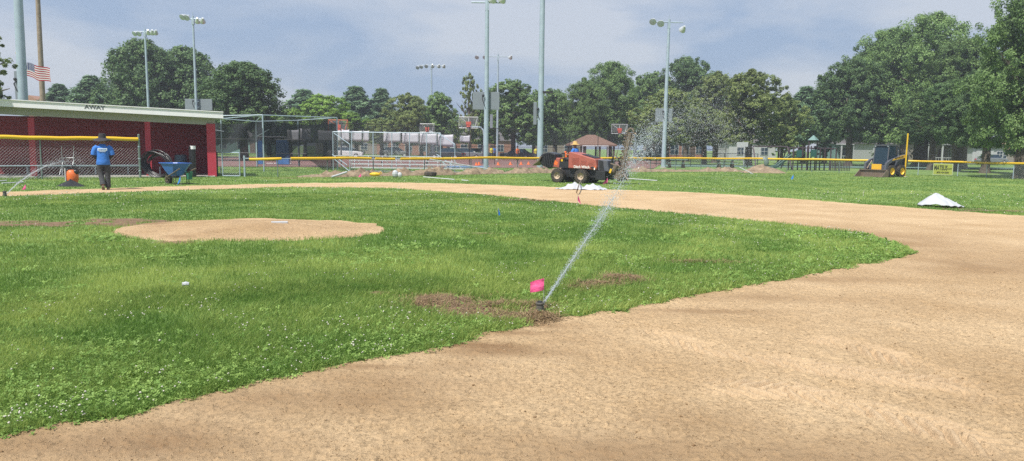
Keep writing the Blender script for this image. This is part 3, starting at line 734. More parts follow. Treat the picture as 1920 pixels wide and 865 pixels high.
# roll of black fabric
re_ = empty('fabric_roll', GX(362, 36.0) , 'tall upright black fabric roll with white taped top in the dugout opening', 'roll')
MB().ell([(0, 0, 0, .16, .16), (0, 0, .9, .165, .165), (.0, 0, 1.5, .155, .155)], 16).build('roll_body', 'black_plastic', re_, smooth=False)
MB().ell([(.05, -.03, 1.36, .13, .14), (.05, -.03, 1.52, .13, .14)], 12).build('tape', 'white_paint', re_)
b_ = empty('plastic_barrel', GX(340, 39.0), 'dark blue plastic barrel at the back of the dugout', 'barrel')
MB().ell([(0, 0, .08, .28, .28), (0, 0, .3, .31, .31), (0, 0, .55, .32, .32), (0, 0, .8, .31, .31), (0, 0, 1.0, .27, .27)], 18).build('drum', 'barrel_blue', b_, smooth=True)
MB().ell([(0, 0, 1.0, .29, .29), (0, 0, 1.04, .29, .29)], 18).build('lid', 'barrel_blue', b_)
b_ = empty('bucket', GX(355, 33.6), 'green bucket on the grass behind the blue wheelbarrow', 'bucket')
MB().ell([(0, 0, 0, .12, .12), (0, 0, .34, .15, .15), (0, 0, .36, .165, .165), (0, 0, .37, .14, .14), (0, 0, .1, .11, .11)], 14).build('bucket_body', 'bucket_green', b_)
MB().tube([(-.15, 0, .34), (-.1, -.08, .22), (.1, -.08, .22), (.15, 0, .34)], .006, 5).build('handle', 'wire', b_)

# wheelbarrow ----------------------------------------------------------
we = empty('wheelbarrow', GX(331, 29.6), 'blue tray wheelbarrow standing on grass before the dugout', 'wheelbarrow', rz=R(-38))
m = MB()
def rect(cx, hx, hy, z, k=.12): return [(cx + sx * (hx - (k if c else 0)), sy * (hy - (0 if c else k)), z) for sx, sy, c in ((1, -1, 1), (1, -1, 0), (1, 1, 0), (1, 1, 1), (-1, 1, 1), (-1, 1, 0), (-1, -1, 0), (-1, -1, 1))]
m.loft([rect(.0, .28, .20, .36), rect(-.04, .42, .27, .55), rect(-.03, .62, .36, .83), rect(-.03, .66, .40, .84), rect(-.03, .66, .40, .865), rect(-.03, .60, .34, .86), rect(-.04, .40, .25, .57), rect(0, .26, .18, .39)])
m.build('tray', 'barrow_blue', we, smooth=False)
for s in (-1, 1):
    MB().tube([(-.62, s * .10, .26), (-.1, s * .24, .36), (.9, s * .33, .66)], .024, 8).build('handle', 'muddy', we)
    MB().tube([(.25, s * .27, .42), (.33, s * .27, .02), (.45, s * .27, .02), (.5, s * .27, .5)], .016, 6).build('leg', 'black_metal', we)
m = MB(); m.tube([(-.6, 0 - .065, .2), (-.6, .065, .2)], .2, 20); m.build('wheel', 'black_rubber', we, bevel=.02)
m = MB(); m.tube([(-.6, -.08, .2), (-.6, .08, .2)], .09, 14); m.build('hub', 'steel_worn', we)
m = MB(); m.box((-.15, 0, .3), (.5, .3, .05)); m.tube([(-.6, -.12, .2), (-.6, .12, .2)], .02, 6); m.build('undercarriage', 'black_metal', we)

# marking flags ---------------------------------------------------------
def mflag(name_px, label, col, w_=.125, h_=.10, zh=.42, turn=0.0, lean=.02, D=None, shape=0):
    p = G(*name_px) if D is None else GX(name_px[0], D)
    e = empty('marking_flag', p, label, 'marking flag', 'utility marking flags in the turf', rz=turn)
    MB().tube([(0, 0, -.03), (lean, 0, zh)], .0022 if shape == 0 else .004, 5).build('wire_stake', 'wire', e)
    m = MB(); vs = []; nx, nz = 9, 6
    for s in (0, 1):
        for i in range(nx):
            for j in range(nz):
                u, v = i / (nx - 1), j / (nz - 1)
                if shape == 0: x = lean + u * w_; z = zh - h_ + v * h_ - u * .035 * (1 - v * .0) + (-.012 * v * u); 
                else: x = lean + u * w_ * (1 - .5 * v); z = zh - h_ * (1 - v) - u * h_ * .75
                vs.append((x, .014 * math.sin(u * 5.0 + v) + .006 * math.sin(v * 6) + s * .0012, z))
    fs = []; o = nx * nz
    for s in (0, 1):
        for i in range(nx - 1):
            for j in range(nz - 1):
                a = s * o + i * nz + j; fs.append((a, a + 1, a + nz + 1, a + nz))
    m.add(vs, fs); c = m.build('flag_cloth', col, e, smooth=True)
    if shape == 0:
        text('lettering', 'IRRIGATION', .02, 'ink', c, Matrix.Translation((lean + w_ / 2, -.016, zh - h_ / 2 - .01)) @ Matrix.Rotation(R(15), 4, 'Y') @ UP, .0005, 0, .9)
    return e
mflag((1019, 588), 'large pink marking flag beside the near sprinkler', 'pink', .135, .12, .355, turn=R(176), lean=0.0)
mflag((1083, 385), 'small pink marking flag on the dirt edge before the white tarps', 'pink', .10, .16, .30, turn=R(100) - R(90), lean=0, shape=1)
mflag((50, 357), 'pink marking flag lying by the far left sprinkler', 'pink', .22, .16, .2, turn=R(180), shape=1)
mflag((934, 405), 'blue marking flag in the middle of the infield grass', 'flag_blue', .08, .16, .2, turn=R(180) * 0, lean=0, shape=1)
mflag((340, 351), 'blue marking flag in front of the wheelbarrow', 'flag_blue', .14, .2, .42, turn=R(180), shape=1)
mflag((1488, 337), 'blue marking flag far out in the outfield grass', 'flag_blue', .2, .25, .3, turn=R(180), shape=1)
mflag((1140, 346), 'faded pink marking flag behind the trencher', 'pink', .3, .22, .3, turn=R(180), shape=1)
mflag((671, 330), 'pink marking flag at the spoil heap below the bleachers', 'pink', .28, .25, .3, turn=R(0), shape=1)
mflag((678, 333), 'pink marking flag leaning on the spoil heap beside a fence post', 'pink', .26, .2, .22, turn=R(180), shape=1)

# sprinkler heads and spray ----------------------------------------------
def sprinkler(loc, label, aim, sc=1.0):
    e = empty('sprinkler_head', loc, label, 'sprinkler', 'pop-up sprinklers', rz=0); e.scale = (sc,) * 3
    MB().ell([(0, 0, -.05, .036, .036), (0, 0, .015, .036, .036), (0, 0, .017, .044, .044), (0, 0, .045, .044, .044), (0, 0, .047, .037, .037), (0, 0, .10, .035, .035)], 18).build('body', 'sprinkler', e)
    MB().ell([(0, 0, .10, .040, .040), (0, 0, .112, .043, .043), (0, 0, .122, .040, .040), (0, 0, .123, .03, .03), (0, 0, .112, .028, .028)], 18).build('cap', 'sprinkler', e)
    MB().ell([(0, 0, .112, .026, .026), (0, 0, .134, .022, .022)], 12).build('nozzle', 'black_metal', e)
    return e
m_, nt_, o_ = new_mat('water'); M['water'] = m_
d_ = N(nt_, 'ShaderNodeBsdfPrincipled', Roughness=0.25); d_.inputs['Base Color'].default_value = (.62, .67, .72, 1); d_.inputs['Specular IOR Level'].default_value = .8
t_ = N(nt_, 'ShaderNodeBsdfTransparent'); x_ = N(nt_, 'ShaderNodeMixShader'); nz_ = N(nt_, 'ShaderNodeTexNoise', Scale=30.0, Detail=3.0)
tl_ = N(nt_, 'ShaderNodeBsdfTranslucent'); tl_.inputs[0].default_value = (.62, .67, .72, 1); y_ = N(nt_, 'ShaderNodeMixShader'); y_.inputs[0].default_value = .4
mr_ = N(nt_, 'ShaderNodeMapRange'); mr_.inputs[3].default_value = .35; mr_.inputs[4].default_value = 1.0
nt_.links.new(nz_.outputs[0], mr_.inputs[0]); nt_.links.new(mr_.outputs[0], x_.inputs[0]); nt_.links.new(t_.outputs[0], x_.inputs[1])
nt_.links.new(d_.outputs[0], y_.inputs[1]); nt_.links.new(tl_.outputs[0], y_.inputs[2]); nt_.links.new(y_.outputs[0], x_.inputs[2]); nt_.links.new(x_.outputs[0], o_.inputs[0])
def spray(name, label, keys, nd, jet_r, seed, size=1.0):
    """keys: world points of the water's path with the spread radius and share of drops there"""
    g_ = np.random.default_rng(seed); K = np.array([[*p, s, wgt] for p, s, wgt in keys]); n = len(K)
    w_ = K[:, 4] / K[:, 4].sum(); c = np.cumsum(w_); u = g_.random(nd); i = np.clip(np.searchsorted(c, u), 0, n - 1); t = g_.random(nd)
    j = np.clip(i + 1, 0, n - 1); P = K[i] * (1 - t)[:, None] + K[j] * t[:, None]
    sp = P[:, 3]; off = g_.normal(0, 1, (nd, 3)) * np.array([1, 1, 1.0]); x, y, z = (P[:, :3] + off * sp[:, None]).T
    far_ = P[:, 1] > 15.5; k = z > .02; x, y, z = x[k], y[k], z[k]; d = np.hypot(x, y)
    s = np.maximum(.0018, .00036 * d) * (.4 + 1.3 * g_.random(len(x)) ** 2) * size * np.where(far_[k], .72, 1)
    V, Fq = puffs(x, y, z, s, seed)
    m = MB(); pts = []; rad = []
    L_ = [(Vector(K[a][:3]), a) for a in range(n)]
    for a in range(len(jet_r) - 1):
        p, q2 = Vector(K[a][:3]), Vector(K[a + 1][:3])
        for b2 in range(24):
            f = b2 / 24; rr = jet_r[a] * (1 - f) + jet_r[a + 1] * f
            pts.append(p.lerp(q2, f) + Vector(g_.normal(0, 1, 3)) * rr * .16); rad.append(rr * (.7 + .5 * g_.random()))
    m.tube(pts, rad, 6)
    o = m.build('j', 'water'); vj = [v.co[:] for v in o.data.vertices]; fj = [f.vertices[:] for f in o.data.polygons]; bpy.data.objects.remove(o)
    mb = MB(); mb.v = vj + [tuple(v) for v in V]; nv = len(vj); mb.f = [tuple(f) for f in fj] + [tuple(int(a) + nv for a in f) for f in Fq]
    ob = mb.build(name, 'water'); tag(ob, label, 'water spray', kind='stuff'); return ob
S0 = G(1012, 590); sprinkler(S0, 'near pop-up sprinkler head throwing water across the infield', None)
keys = [(W(1013, 578, S0.y), .006, 1.5), (W(1045, 530, 7.9), .014, 2.2), (W(1085, 470, 8.9), .024, 2.6), (W(1122, 416, 10.2), .042, 2.8), (W(1150, 372, 11.4), .07, 2.8), (W(1185, 305, 13.2), .10, 5.0), (W(1213, 262, 14.8), .16, 5.6), (W(1250, 228, 16.4), .25, 4.6), (W(1300, 215, 18.0), .36, 5.0), (W(1345, 238, 19.2), .44, 3.4), (W(1385, 275, 20.5), .45, 1.0), (W(1400, 300, 21.5), .5, .0)]
spray('sprinkler_spray', 'long white jet of water rising from the near sprinkler', keys, 18000, [.0055, .006, .006, .0055, .005, .003], 21, 1.15)
S1 = G(9, 369); sprinkler(S1, 'far pop-up sprinkler head at the left end of the foul line dirt', None, 1.3)
keys = [(W(10, 366, S1.y), .01, .1), (W(32, 345, 22.6), .03, 1), (W(60, 325, 23.4), .05, 1.4), (W(85, 312, 24.2), .07, 1.6), (W(112, 304, 25.2), .11, 1.5), (W(140, 303, 26.2), .18, 1.2), (W(165, 312, 27), .22, .6), (W(185, 325, 27.6), .2, .0)]
spray('sprinkler_spray', 'short arc of water from the far left sprinkler before the dugout', keys, 2600, [.012, .016, .016, .014, .008, .003], 22, .8)

# white things on the field ----------------------------------------------
pr = empty('pitching_rubber', G(524, 418, .14) , 'white rubber slab on top of the pitching mound', 'pitching rubber', rz=R(20))
MB().box((0, 0, .0), (.30, .12, .05)).build('slab', 'pvc', pr, bevel=.006)
cb = empty('crumpled_cup', G(349, 537, .03), 'small crushed white cup lying in the infield grass', 'cup', rz=.4)
MB().tube([(-.035, 0, .02), (0, .004, .024), (.03, 0, .02)], [.026, .031, .024], 9).build('cup_wall', 'tarp', cb)
MB().tube([(-.04, 0, .02), (-.034, 0, .02)], [.030, .030], 9).build('lid', 'pvc', cb)

def drape(name, loc, label, cat, poly_r, peaks, seed, nr=22, na=56, fold=.03, skew=None):
    """cloth thrown over something: peaks = (x, y, height, radius)"""
    g_ = random.Random(seed); V = []; 
    for i in range(nr + 1):
        for k in range(na):
            a = 2 * math.pi * k / na; rx = poly_r(a); f = i / nr; x = rx[0] * f; y = rx[1] * f
            z = .48 * (sum(h * math.exp(-(((x - px) / (r if x < px else r2)) ** 2 + ((y - py) / rd) ** 2) * 2.2) for px, py, h, r, r2, rd in peaks) * (1 - f ** 4) * (1 + .22 * math.sin(x * 19 + y * 11 + seed) * math.cos(y * 16 - x * 7))) if len(peaks) > 1 else max([h * max(0, 1 - math.hypot((x - px) / (r if x < px else r2), (y - py) / rd)) for px, py, h, r, r2, rd in peaks])
            z = z ** 1.05 if z > 0 else 0
            wv = fold * (math.sin(a * 9 + seed) * .5 + math.sin(a * 5 + 2 * f + seed) * .7) * f * (1 - f * .6)
            V.append((x + wv * math.cos(a + 1.57), y + wv * math.sin(a + 1.57), max(.012, z + abs(wv) * .9 + .012 + .012 * math.sin(x * 23 + y * 17 + seed))))
    n = len(V); Fs = [(i * na + k, i * na + (k + 1) % na, (i + 1) * na + (k + 1) % na, (i + 1) * na + k) for i in range(nr) for k in range(na)]
    m = MB(); m.add(V, Fs); o = m.build(name, 'tarp', None, smooth=True); o.location = loc
    s = o.modifiers.new('s', 'SOLIDIFY'); s.thickness = .006
    return tag(o, label, cat)
tp = G(1763, 389)
drape('white_tarp', tp, 'white sheet tented over a low peak at the right of the dirt', 'tarp', lambda a: (math.cos(a) * (.66 if abs(a - math.pi) < 1.57 else .60) + (.13 * max(0, math.cos(a * 1.0)) ** 6), math.sin(a) * .42), [(-.17, .0, .44, .55, .85, .5)], 3, fold=.05)
drape('crumpled_tarp', G(1072, 355), 'crumpled white tarp heap left of the dark strap', 'tarp', lambda a: (math.cos(a) * (.62 + .1 * math.sin(3 * a)), math.sin(a) * .36), [(-.12, 0, .26, .36, .42, .42), (.12, .03, .30, .36, .34, .4), (.34, -.02, .22, .3, .26, .36)], 5, fold=.07)
drape('crumpled_tarp', G(1112, 356), 'crumpled white tarp heap at the right, before the trencher rear wheel', 'tarp', lambda a: (math.cos(a) * (.58 + .07 * math.sin(4 * a)), math.sin(a) * .38), [(-.28, 0, .30, .26, .42, .42), (.0, -.04, .27, .34, .42, .4), (.25, .0, .16, .3, .42, .36)], 8, fold=.06)
st = tag(MB().tube([G(1081, 361, .05), G(1083, 355, .2), G(1086, 345, .26), G(1090, 338, .3)], .022, 6).build('dark_strap', 'steel_worn'), 'dark strap lying between the two crumpled white tarps', 'strap')
# loose white pipes
def pipe(p, q_, label, r=.028):
    d = q_ - p; e = MB().tube([(0, 0, 0), tuple(d * .5 + Vector((0, 0, -.004))), tuple(d)], r, 10).build('plastic_pipe', 'pvc', None, smooth=True); e.location = p
    e['group'] = 'loose white plastic pipes'
    return tag(e, label, 'pipe')
pipe(G(1150, 333, .05), G(1232, 339, .05), 'long white pipe lying on the grass right of the trencher')
pipe(G(1020, 321, .06), G(1036, 324, .06), 'short white pipe end left of the trencher front wheel', .04)
pipe(G(794, 332, .05), G(852, 337, .05), 'white pipe lying below the black tyre on the grass')
pipe(G(866, 338, .05), G(878, 339, .05), 'very short white pipe lying in the grass, right of the one below the tyre')
pipe(W(806, 299, 41.5), W(914, 317, 43.5) , 'long white pipe sloping from the fence cap down to the spoil', .03)
pipe(G(622, 332, .05), W(650, 323, 38.2), 'white pipe propped on the spoil before the bleacher stairs', .05)
pipe(W(1387, 314, 54.5), G(1411, 326, .05), 'short white pipe leaning on the big dirt pile')
pipe(G(-30, 341, .05), G(12, 339, .05), 'white pipe entering the picture at the left edge')
pipe(G(4, 344, .05), G(44, 342, .05), 'white pipe near the far left sprinkler spray')
ty = empty('rubber_tyre', G(807, 331, 0), 'black tyre lying on the spoil under the bleachers', 'tyre')
m = MB(); m.ell([(0, 0, .02, .27, .27), (0, 0, .06, .34, .34), (0, 0, .2, .34, .34), (0, 0, .25, .28, .28), (0, 0, .25, .19, .19), (0, 0, .1, .17, .17), (0, 0, .02, .2, .2)], 20); m.build('tread', 'black_rubber', ty)
MB().ell([(0, 0, .09, .17, .17), (0, 0, .14, .17, .17)], 14).build('rim', 'black_metal', ty)
yb = empty('plastic_bag', G(703, 329, .2), 'yellow plastic bag dropped on the spoil heap', 'bag'); MB().sphere((0, 0, .05), (.28, .14, .1), 9, 6).build('bag_body', 'yellow', yb)
MB().tube([(.2, 0, .1), (.28, 0, .18), (.33, 0, .08)], .02, 5).build('knot', 'yellow', yb)
wb = empty('plastic_sack', G(744, 330, .12), 'white plastic sack lying open on the spoil heap', 'bag'); MB().sphere((-.08, 0, .1), (.16, .14, .2), 9, 6).build('sack_body', 'tarp', wb); MB().sphere((.15, 0, .05), (.12, .1, .14), 8, 6).build('sack_mouth', 'pvc', wb)

# spoil bank along the fence, dirt pile
def bank():
    g_ = np.random.default_rng(31); V = []; Fs = []; pts = []
    for px_ in np.arange(548, 1400, 1.6):
        p, z = fence_pt(px_); pts.append(p)
    n = len(pts); nc = 15
    S = np.arange(n) * .06
    for i, p in enumerate(pts):
        t = (pts[min(i + 1, n - 1)] - pts[max(i - 1, 0)]).normalized(); nn = Vector((t.y, -t.x, 0))
        amp = .10 + .32 * max(0, float(fbm(np.array([i * .11]), np.array([.5]), 2.2, 7, 3)[0]) - .38) * 2.0
        amp *= min(1, i / 20, (n - i) / 20) * (0.35 if 235 < i < 250 else 1)
        for k in range(nc):
            u = k / (nc - 1) * 2 - 1; c = nn * (.75 + .55 * u)
            h = amp * max(0, 1 - u * u) ** .8; h *= .55 + .9 * float(vn(np.array([p.x * 2.3]), np.array([u * 2.0 + p.y]), .5, 9)[0])
            V.append((p.x + c.x, p.y + c.y, h - .01 + .08 * float(vn(np.array([p.x * 9.0]), np.array([u * 6]), 1.0, 4)[0]) * (1 - u * u)))
    for i in range(n - 1):
        for k in range(nc - 1): a = i * nc + k; Fs.append((a, a + 1, a + nc + 1, a + nc))
    m = MB(); m.add(V, Fs); tag(m.build('spoil_bank', 'spoil', smooth=True), 'low bank of loose brown earth along the outfield fence', 'soil', kind='stuff')
bank()
dp = G(1432, 325); V = []; nr_, na_ = 40, 96
for i in range(nr_ + 1):
    for k in range(na_):
        f = i / nr_; a = 2 * math.pi * k / na_; x, y = 1.75 * f * math.cos(a), 1.1 * f * math.sin(a)
        h = .62 * max(0, 1 - f ** 1.4) * (1 - .15 * math.cos(a)) + .17 * (float(fbm(np.array([x]), np.array([y]), .45, 3, 4)[0]) - .5) * (1 - f * .5)
        V.append((x, y, h - .02 if f < .97 else -.04))
m = MB(); m.add(V, [(i * na_ + k, i * na_ + (k + 1) % na_, (i + 1) * na_ + (k + 1) % na_, (i + 1) * na_ + k) for i in range(nr_) for k in range(na_)])
o = m.build('dirt_pile', 'spoil', smooth=True); o.location = dp; tag(o, 'large heaped pile of brown earth before the playground', 'dirt pile')

# ================================================================== MACHINES
def wheel(parent, c, R_, w_, rimr, rimm, n=22, axis='y', side=-1):
    """lugged tyre with its rim; axle along local y"""
    cx, cy, cz = c; m = MB(); nn = 48
    prof = [(-w_ / 2, rimr), (-w_ / 2, R_ * .86), (-w_ * .38, R_ * .95), (0, R_ * .96), (w_ * .38, R_ * .95), (w_ / 2, R_ * .86), (w_ / 2, rimr)]
    m.loft([[(cx + r_ * math.cos(2 * math.pi * k / nn), cy + y_, cz + r_ * math.sin(2 * math.pi * k / nn)) for k in range(nn)] for y_, r_ in prof], caps=False)
    for k in range(n):
        for s in (-1, 1):
            a = 2 * math.pi * (k + (.5 if s > 0 else 0)) / n
            T = Matrix.Translation((cx, cy, cz)) @ Matrix.Rotation(-a, 4, 'Y') @ Matrix.Translation((R_ * .96, s * w_ * .26, 0)) @ Matrix.Rotation(s * R(32), 4, 'X')
            m.box((0, 0, 0), (R_ * .10, w_ * .56, R_ * .10), T=T)
    o = m.build('wheel', 'black_rubber', parent)
    m = MB(); pr_ = [(-w_ * .46, rimr * 1.04), (-w_ * .46, rimr * .92), (-w_ * .2, rimr * .8), (-w_ * .16, rimr * .3), (-w_ * .26, rimr * .28), (-w_ * .26, .01)]
    m.loft([[(cx + r_ * math.cos(2 * math.pi * k / 28), cy + y_ * (-side), cz + r_ * math.sin(2 * math.pi * k / 28)) for k in range(28)] for y_, r_ in pr_], caps=False)
    m.build('rim', rimm, o)
    return o

# trencher ---------------------------------------------------------------
te = empty('trencher', GX(1085, 35.3), 'red ride-on trencher with raised digging boom on the outfield grass', 'trencher', rz=R(-32))
for x in (-.78, .45):
    for s in (-1, 1): wheel(te, (x, s * .58, .335), .335, .30, .16, 'rim_tan', side=s)
MB().box((.35, 0, .48), (2.2, .78, .42)).box((.35, 0, .26), (1.2, .6, .2)).box((1.35, 0, .4), (.5, 1.05, .42)).build('chassis', 'black_metal', te, bevel=.02)
m = MB(); m.prism([(-.27, .70), (1.17, .66), (1.20, .80), (1.12, 1.13), (.35, 1.33), (-.10, 1.45), (-.26, 1.45)], -.58, .40); m.build('hood', 'trench_red', te, bevel=.03)
for x0, x1, z1, z2 in ((-.10, .30, 1.32, 1.24), (.36, .68, 1.22, 1.14), (.74, 1.04, 1.12, 1.05)):
    m = MB(); m.add([(x0, -.587, .86), (x1, -.587, .86), (x1 - .02, -.587, z2 - .03), (x0 + .03, -.587, z1 - .03)], [(0, 1, 2, 3)]); 
    for i in range(9):
        zz = .90 + i * .038
        if zz < z2 - .05: m.box(((x0 + x1) / 2, -.59, zz), ((x1 - x0) * .86, .01, .012))
    m.build('vent_panel', 'trench_red', te)
m = MB(); m.prism([(.35, 1.335), (.36, 1.36), (1.0, 1.20), (.99, 1.165)], -.40, .25); m.build('exhaust_cover', 'black_metal', te)
text('lettering', 'Ditch Witch', .17, 'ink_white', te, Matrix.Translation((.43, -.592, .765)) @ UP, .002, .004, .95)
m = MB(); m.sphere((.98, -.585, .755), (.10, .012, .045), 14, 6); m.build('badge', 'black_metal', te)
for x, z, c in ((1.13, .78, 'orange'), (1.09, .70, 'ink_white')): MB().box((x, -.59, z), (.05, .012, .1)).build('marker', c, te)
m = MB(); m.prism([(1.18, .62), (1.75, .58), (1.66, 1.08), (1.20, 1.13)], -.45, .40); m.build('radiator_box', 'loader_blue', te, bevel=.02)
m = MB(); m.prism([(1.28, .64), (1.52, .6), (1.44, 1.06), (1.24, 1.10)], -.465, -.452); m.build('radiator_grille', 'black_metal', te)
m = MB(); m.prism([(-1.18, .72), (-.84, .70), (-.80, 1.15), (-1.0, 1.17)], -.42, .38); m.build('front_console', 'trench_red', te, bevel=.03)
m = MB(); m.add([(-1.13, -.425, .86), (-.95, -.425, .80), (-.9, -.425, .96), (-1.06, -.425, 1.06)], [(0, 1, 2, 3)]); m.build('decal', 'orange', te)
m = MB(); m.box((-.55, -.1, .85), (.52, .7, .3)); m.build('foot_platform', 'black_metal', te)
MB().box((-.35, .05, 1.0), (.35, .42, .14)).box((-.22, .05, 1.22), (.1, .4, .4)).build('seat', 'black_plastic', te, bevel=.03)
MB().box((-.70, -.40, 1.02), (.10, .03, .16)).build('warning_sticker', 'yellow', te)
for i, x in enumerate((-.86, -.78, -.70, -.63)):
    m = MB(); m.tube([(x, -.05 - .06 * i, 1.05), (x - .03, -.05 - .06 * i, 1.36)], .012, 6); m.sphere((x - .03, -.05 - .06 * i, 1.38), .03, 8, 6); m.build('lever', 'black_metal', te)
m = MB(); m.box((-.80, .25, 1.28), (.14, .22, .22)).box((-.84, .2, 1.42), (.1, .1, .12)); m.build('control_head', 'orange', te, bevel=.02)
# front backfill blade folded up
m = MB(); m.prism([(-1.85, .80), (-1.45, .64), (-1.15, .72), (-1.05, 1.0), (-1.12, 1.36), (-1.5, 1.42), (-1.85, 1.32), (-2.02, 1.1)], -.35, .38); m.build('blade_housing', 'black_plastic', te, bevel=.05)
for i in range(4): MB().box((-1.62 + .12 * i, -.37, 1.02), (.045, .05, .62), rot=(0, R(-12), 0)).build('rib', 'black_metal', te)
m = MB(); m.prism([(-2.3, .80), (-2.28, .77), (-1.92, 1.0), (-1.8, 1.2), (-1.86, 1.22), (-1.98, 1.05)], -.45, .3); m.build('blade', 'steel_worn', te)
for k in range(4):
    m = MB(); y = -.30 + .18 * k; m.tube([(-1.1, y, 1.0), (-1.2, y - .08, 1.25), (-1.35, y - .1, 1.38), (-1.55, y, 1.2)], .016, 6); m.build('hydraulic_hose', 'black_plastic', te, smooth=True)
# rear digging boom
be = MB(); P0, P1 = Vector((2.10, .05, .36)), Vector((2.52, .1, 2.36)); ax = (P1 - P0).normalized(); nb = Vector((ax.z, 0, -ax.x)).normalized()
T = Matrix.Translation((P0 + P1) / 2) @ Matrix.Rotation(math.atan2(ax.x, ax.z), 4, 'Y')
be.box((0, 0, 0), (.16, .09, (P1 - P0).length), T=T); bo = be.build('digging_boom', 'muddy', te, bevel=.01)
m = MB(); LL = (P1 - P0).length + .1; steps = 30
loop = []
for s in (-1, 1):
    for i in range(steps):
        f = i / (steps - 1); c = P0 + ax * (f * LL - .05) + nb * s * .14; m.box(tuple(c), (.05, .07, .05), rot=(0, math.atan2(ax.x, ax.z), 0)); loop.append(c)
        if i % 2 == 0:
            y = .05 * (-1 if i % 4 else 1.6); m.box(tuple(c + nb * s * .075 + Vector((0, y, 0))), (.09, .05 + .1 * (i % 4 == 0), .055), rot=(R(25 * (1 if i % 4 else -1)), math.atan2(ax.x, ax.z) + s * .4, 0))
for k in range(7):
    a = math.pi * k / 6; c = P1 + ax * .05 + nb * .14 * math.cos(a) + ax * .14 * math.sin(a); m.box(tuple(c), (.06, .12, .06), rot=(0, a, 0))
m.build('digging_chain', 'steel_worn', bo)
m = MB(); m.tube([(2.12, -.30, .42), (2.12, .45, .42)], [.20, .24], 16); m.build('spoil_auger', 'muddy', te)
m = MB()
for k in range(14): a = k * .9; m.box((2.12 + .22 * math.cos(a), -.32 + .05 * k, .42 + .22 * math.sin(a)), (.14, .03, .12), rot=(0, -a, 0))
m.build('auger_flight', 'steel_worn', te)
m = MB(); m.tube([(1.7, -.2, .6), (2.1, -.15, .62)], .09, 10); m.box((1.92, 0, .55), (.5, .3, .3)); m.tube([(1.75, -.3, .95), (2.2, -.2, .78)], .05, 8); m.tube([(1.9, -.3, .55), (2.05, -.3, .9)], .11, 12); m.build('boom_mount', 'muddy', te, bevel=.02)
m = MB(); m.tube([(1.85, -.12, .85), (1.98, -.12, 1.45)], .022, 8); m.tube([(1.98, -.12, 1.4), (2.05, -.12, 1.75)], .014, 8); m.build('lift_cylinder', 'steel_worn', te)
for k in range(3):
    MB().tube([(1.7, -.2 + .08 * k, .9), (1.85, -.28 + .08 * k, 1.3), (2.1, -.25 + .08 * k, 1.2), (2.15, -.1, .8)], .016, 6).build('hydraulic_hose', 'black_plastic', te, smooth=True)
MB().box((1.83, -.46, .62), (.09, .02, .2), rot=(0, R(20), 0)).build('warning_sticker', 'yellow', te)
MB().tube([(2.36, -.2, .5), (2.62, -.25, .22)], .035, 7).build('crumber_shoe', 'steel_worn', te)

# skid loader ---------------------------------------------------------------
le = empty('skid_loader', GX(1658, 49.6), 'yellow and dark blue skid loader with lowered bucket before the outfield fence', 'skid loader', rz=R(-60)); le.scale = (1.1, 1.1, 1.05)
for y in (-.48, .50):
    for s in (-1, 1):
        w_ = wheel(le, (0, 0, 0), .37, .27, .22, 'rim_yellow', side=-s)
        for o in [w_] + list(w_.children): o.data.transform(Matrix.Translation((s * .68, y, .37)) @ Matrix.Rotation(R(90), 4, 'Z'))
        for o in w_.children: pass
MB().box((0, 0.1, .48), (1.05, 1.75, .5)).build('chassis', 'loader_blue', le, bevel=.03)
m = MB(); m.prismx([(.35, .7), (1.12, .6), (1.22, 1.1), (1.1, 1.28), (.4, 1.30)], -.52, .52); m.build('engine_cover', 'loader_blue', le, bevel=.03)
MB().box((0, 1.22, .55), (.9, .06, .25)).build('counterweight', 'rim_yellow', le)
# cab
m = MB()
for sx in (-1, 1):
    m.tube([(sx * .46, -.50, .75), (sx * .44, -.38, 1.95)], .035, 6); m.tube([(sx * .46, .45, 1.2), (sx * .44, .42, 1.95)], .035, 6)
m.box((0, .03, 1.97), (.98, .98, .07)); m.box((0, .45, 1.25), (.9, .05, .3)); m.build('cab_frame', 'loader_blue', le)
m = MB(); m.prismx([(-.50, .78), (-.485, .78), (-.365, 1.93), (-.38, 1.93)], -.42, .42); m.build('windscreen', 'glass_dark', le)
for sx in (-1, 1):
    m = MB(); m.prismx([(-.45, .95), (.42, 1.18), (.40, 1.92), (-.36, 1.92)], sx * .47 - .006, sx * .47 + .006); m.build('side_window', 'glass_dark', le)
    # lift arm
    m = MB(); m.prismx([(-1.02, .28), (-.85, .30), (-.72, .78), (-.40, .93), (.55, 1.12), (1.15, 1.22), (1.18, 1.38), (.9, 1.42), (.5, 1.36), (-.55, 1.08), (-.95, .86)], sx * .66 - .06, sx * .66 + .06)
    la_ = m.build('lift_arm', 'loader_blue', le, bevel=.015)
    m = MB(); m.prismx([(-.42, 1.02), (.75, 1.19), (.82, 1.38), (.5, 1.355), (-.30, 1.135)], sx * .66 + sx * .063, sx * .66 + sx * .068); m.build('decal_stripe', 'loader_yellow', la_)
    if sx > 0: text('lettering', 'NEW HOLLAND', .135, 'ink', la_, Matrix.Translation((.735, .22, 1.215)) @ Matrix.Rotation(R(8.5), 4, 'X') @ Matrix.Rotation(R(90), 4, 'Z') @ UP, .002, .004, .85)
    m = MB(); m.prismx([(.95, .62), (1.2, .62), (1.28, 1.30), (1.02, 1.42)], sx * .60 - .05, sx * .60 + .05); m.build('rear_upright', 'loader_blue', le, bevel=.015)
    MB().tube([(sx * .58, -.86, .5), (sx * .58, -.45, 1.0)], .03, 8).build('tilt_cylinder', 'steel_worn', le)
    MB().tube([(sx * .52, .9, 1.35), (sx * .5, .43, 1.9)], .03, 6).build('brace', 'loader_blue', le)
    m = MB(); m.sphere((sx * .40, -.42, 1.9), (.05, .04, .04), 8, 6); m.build('work_light', 'lamp_glass', le)
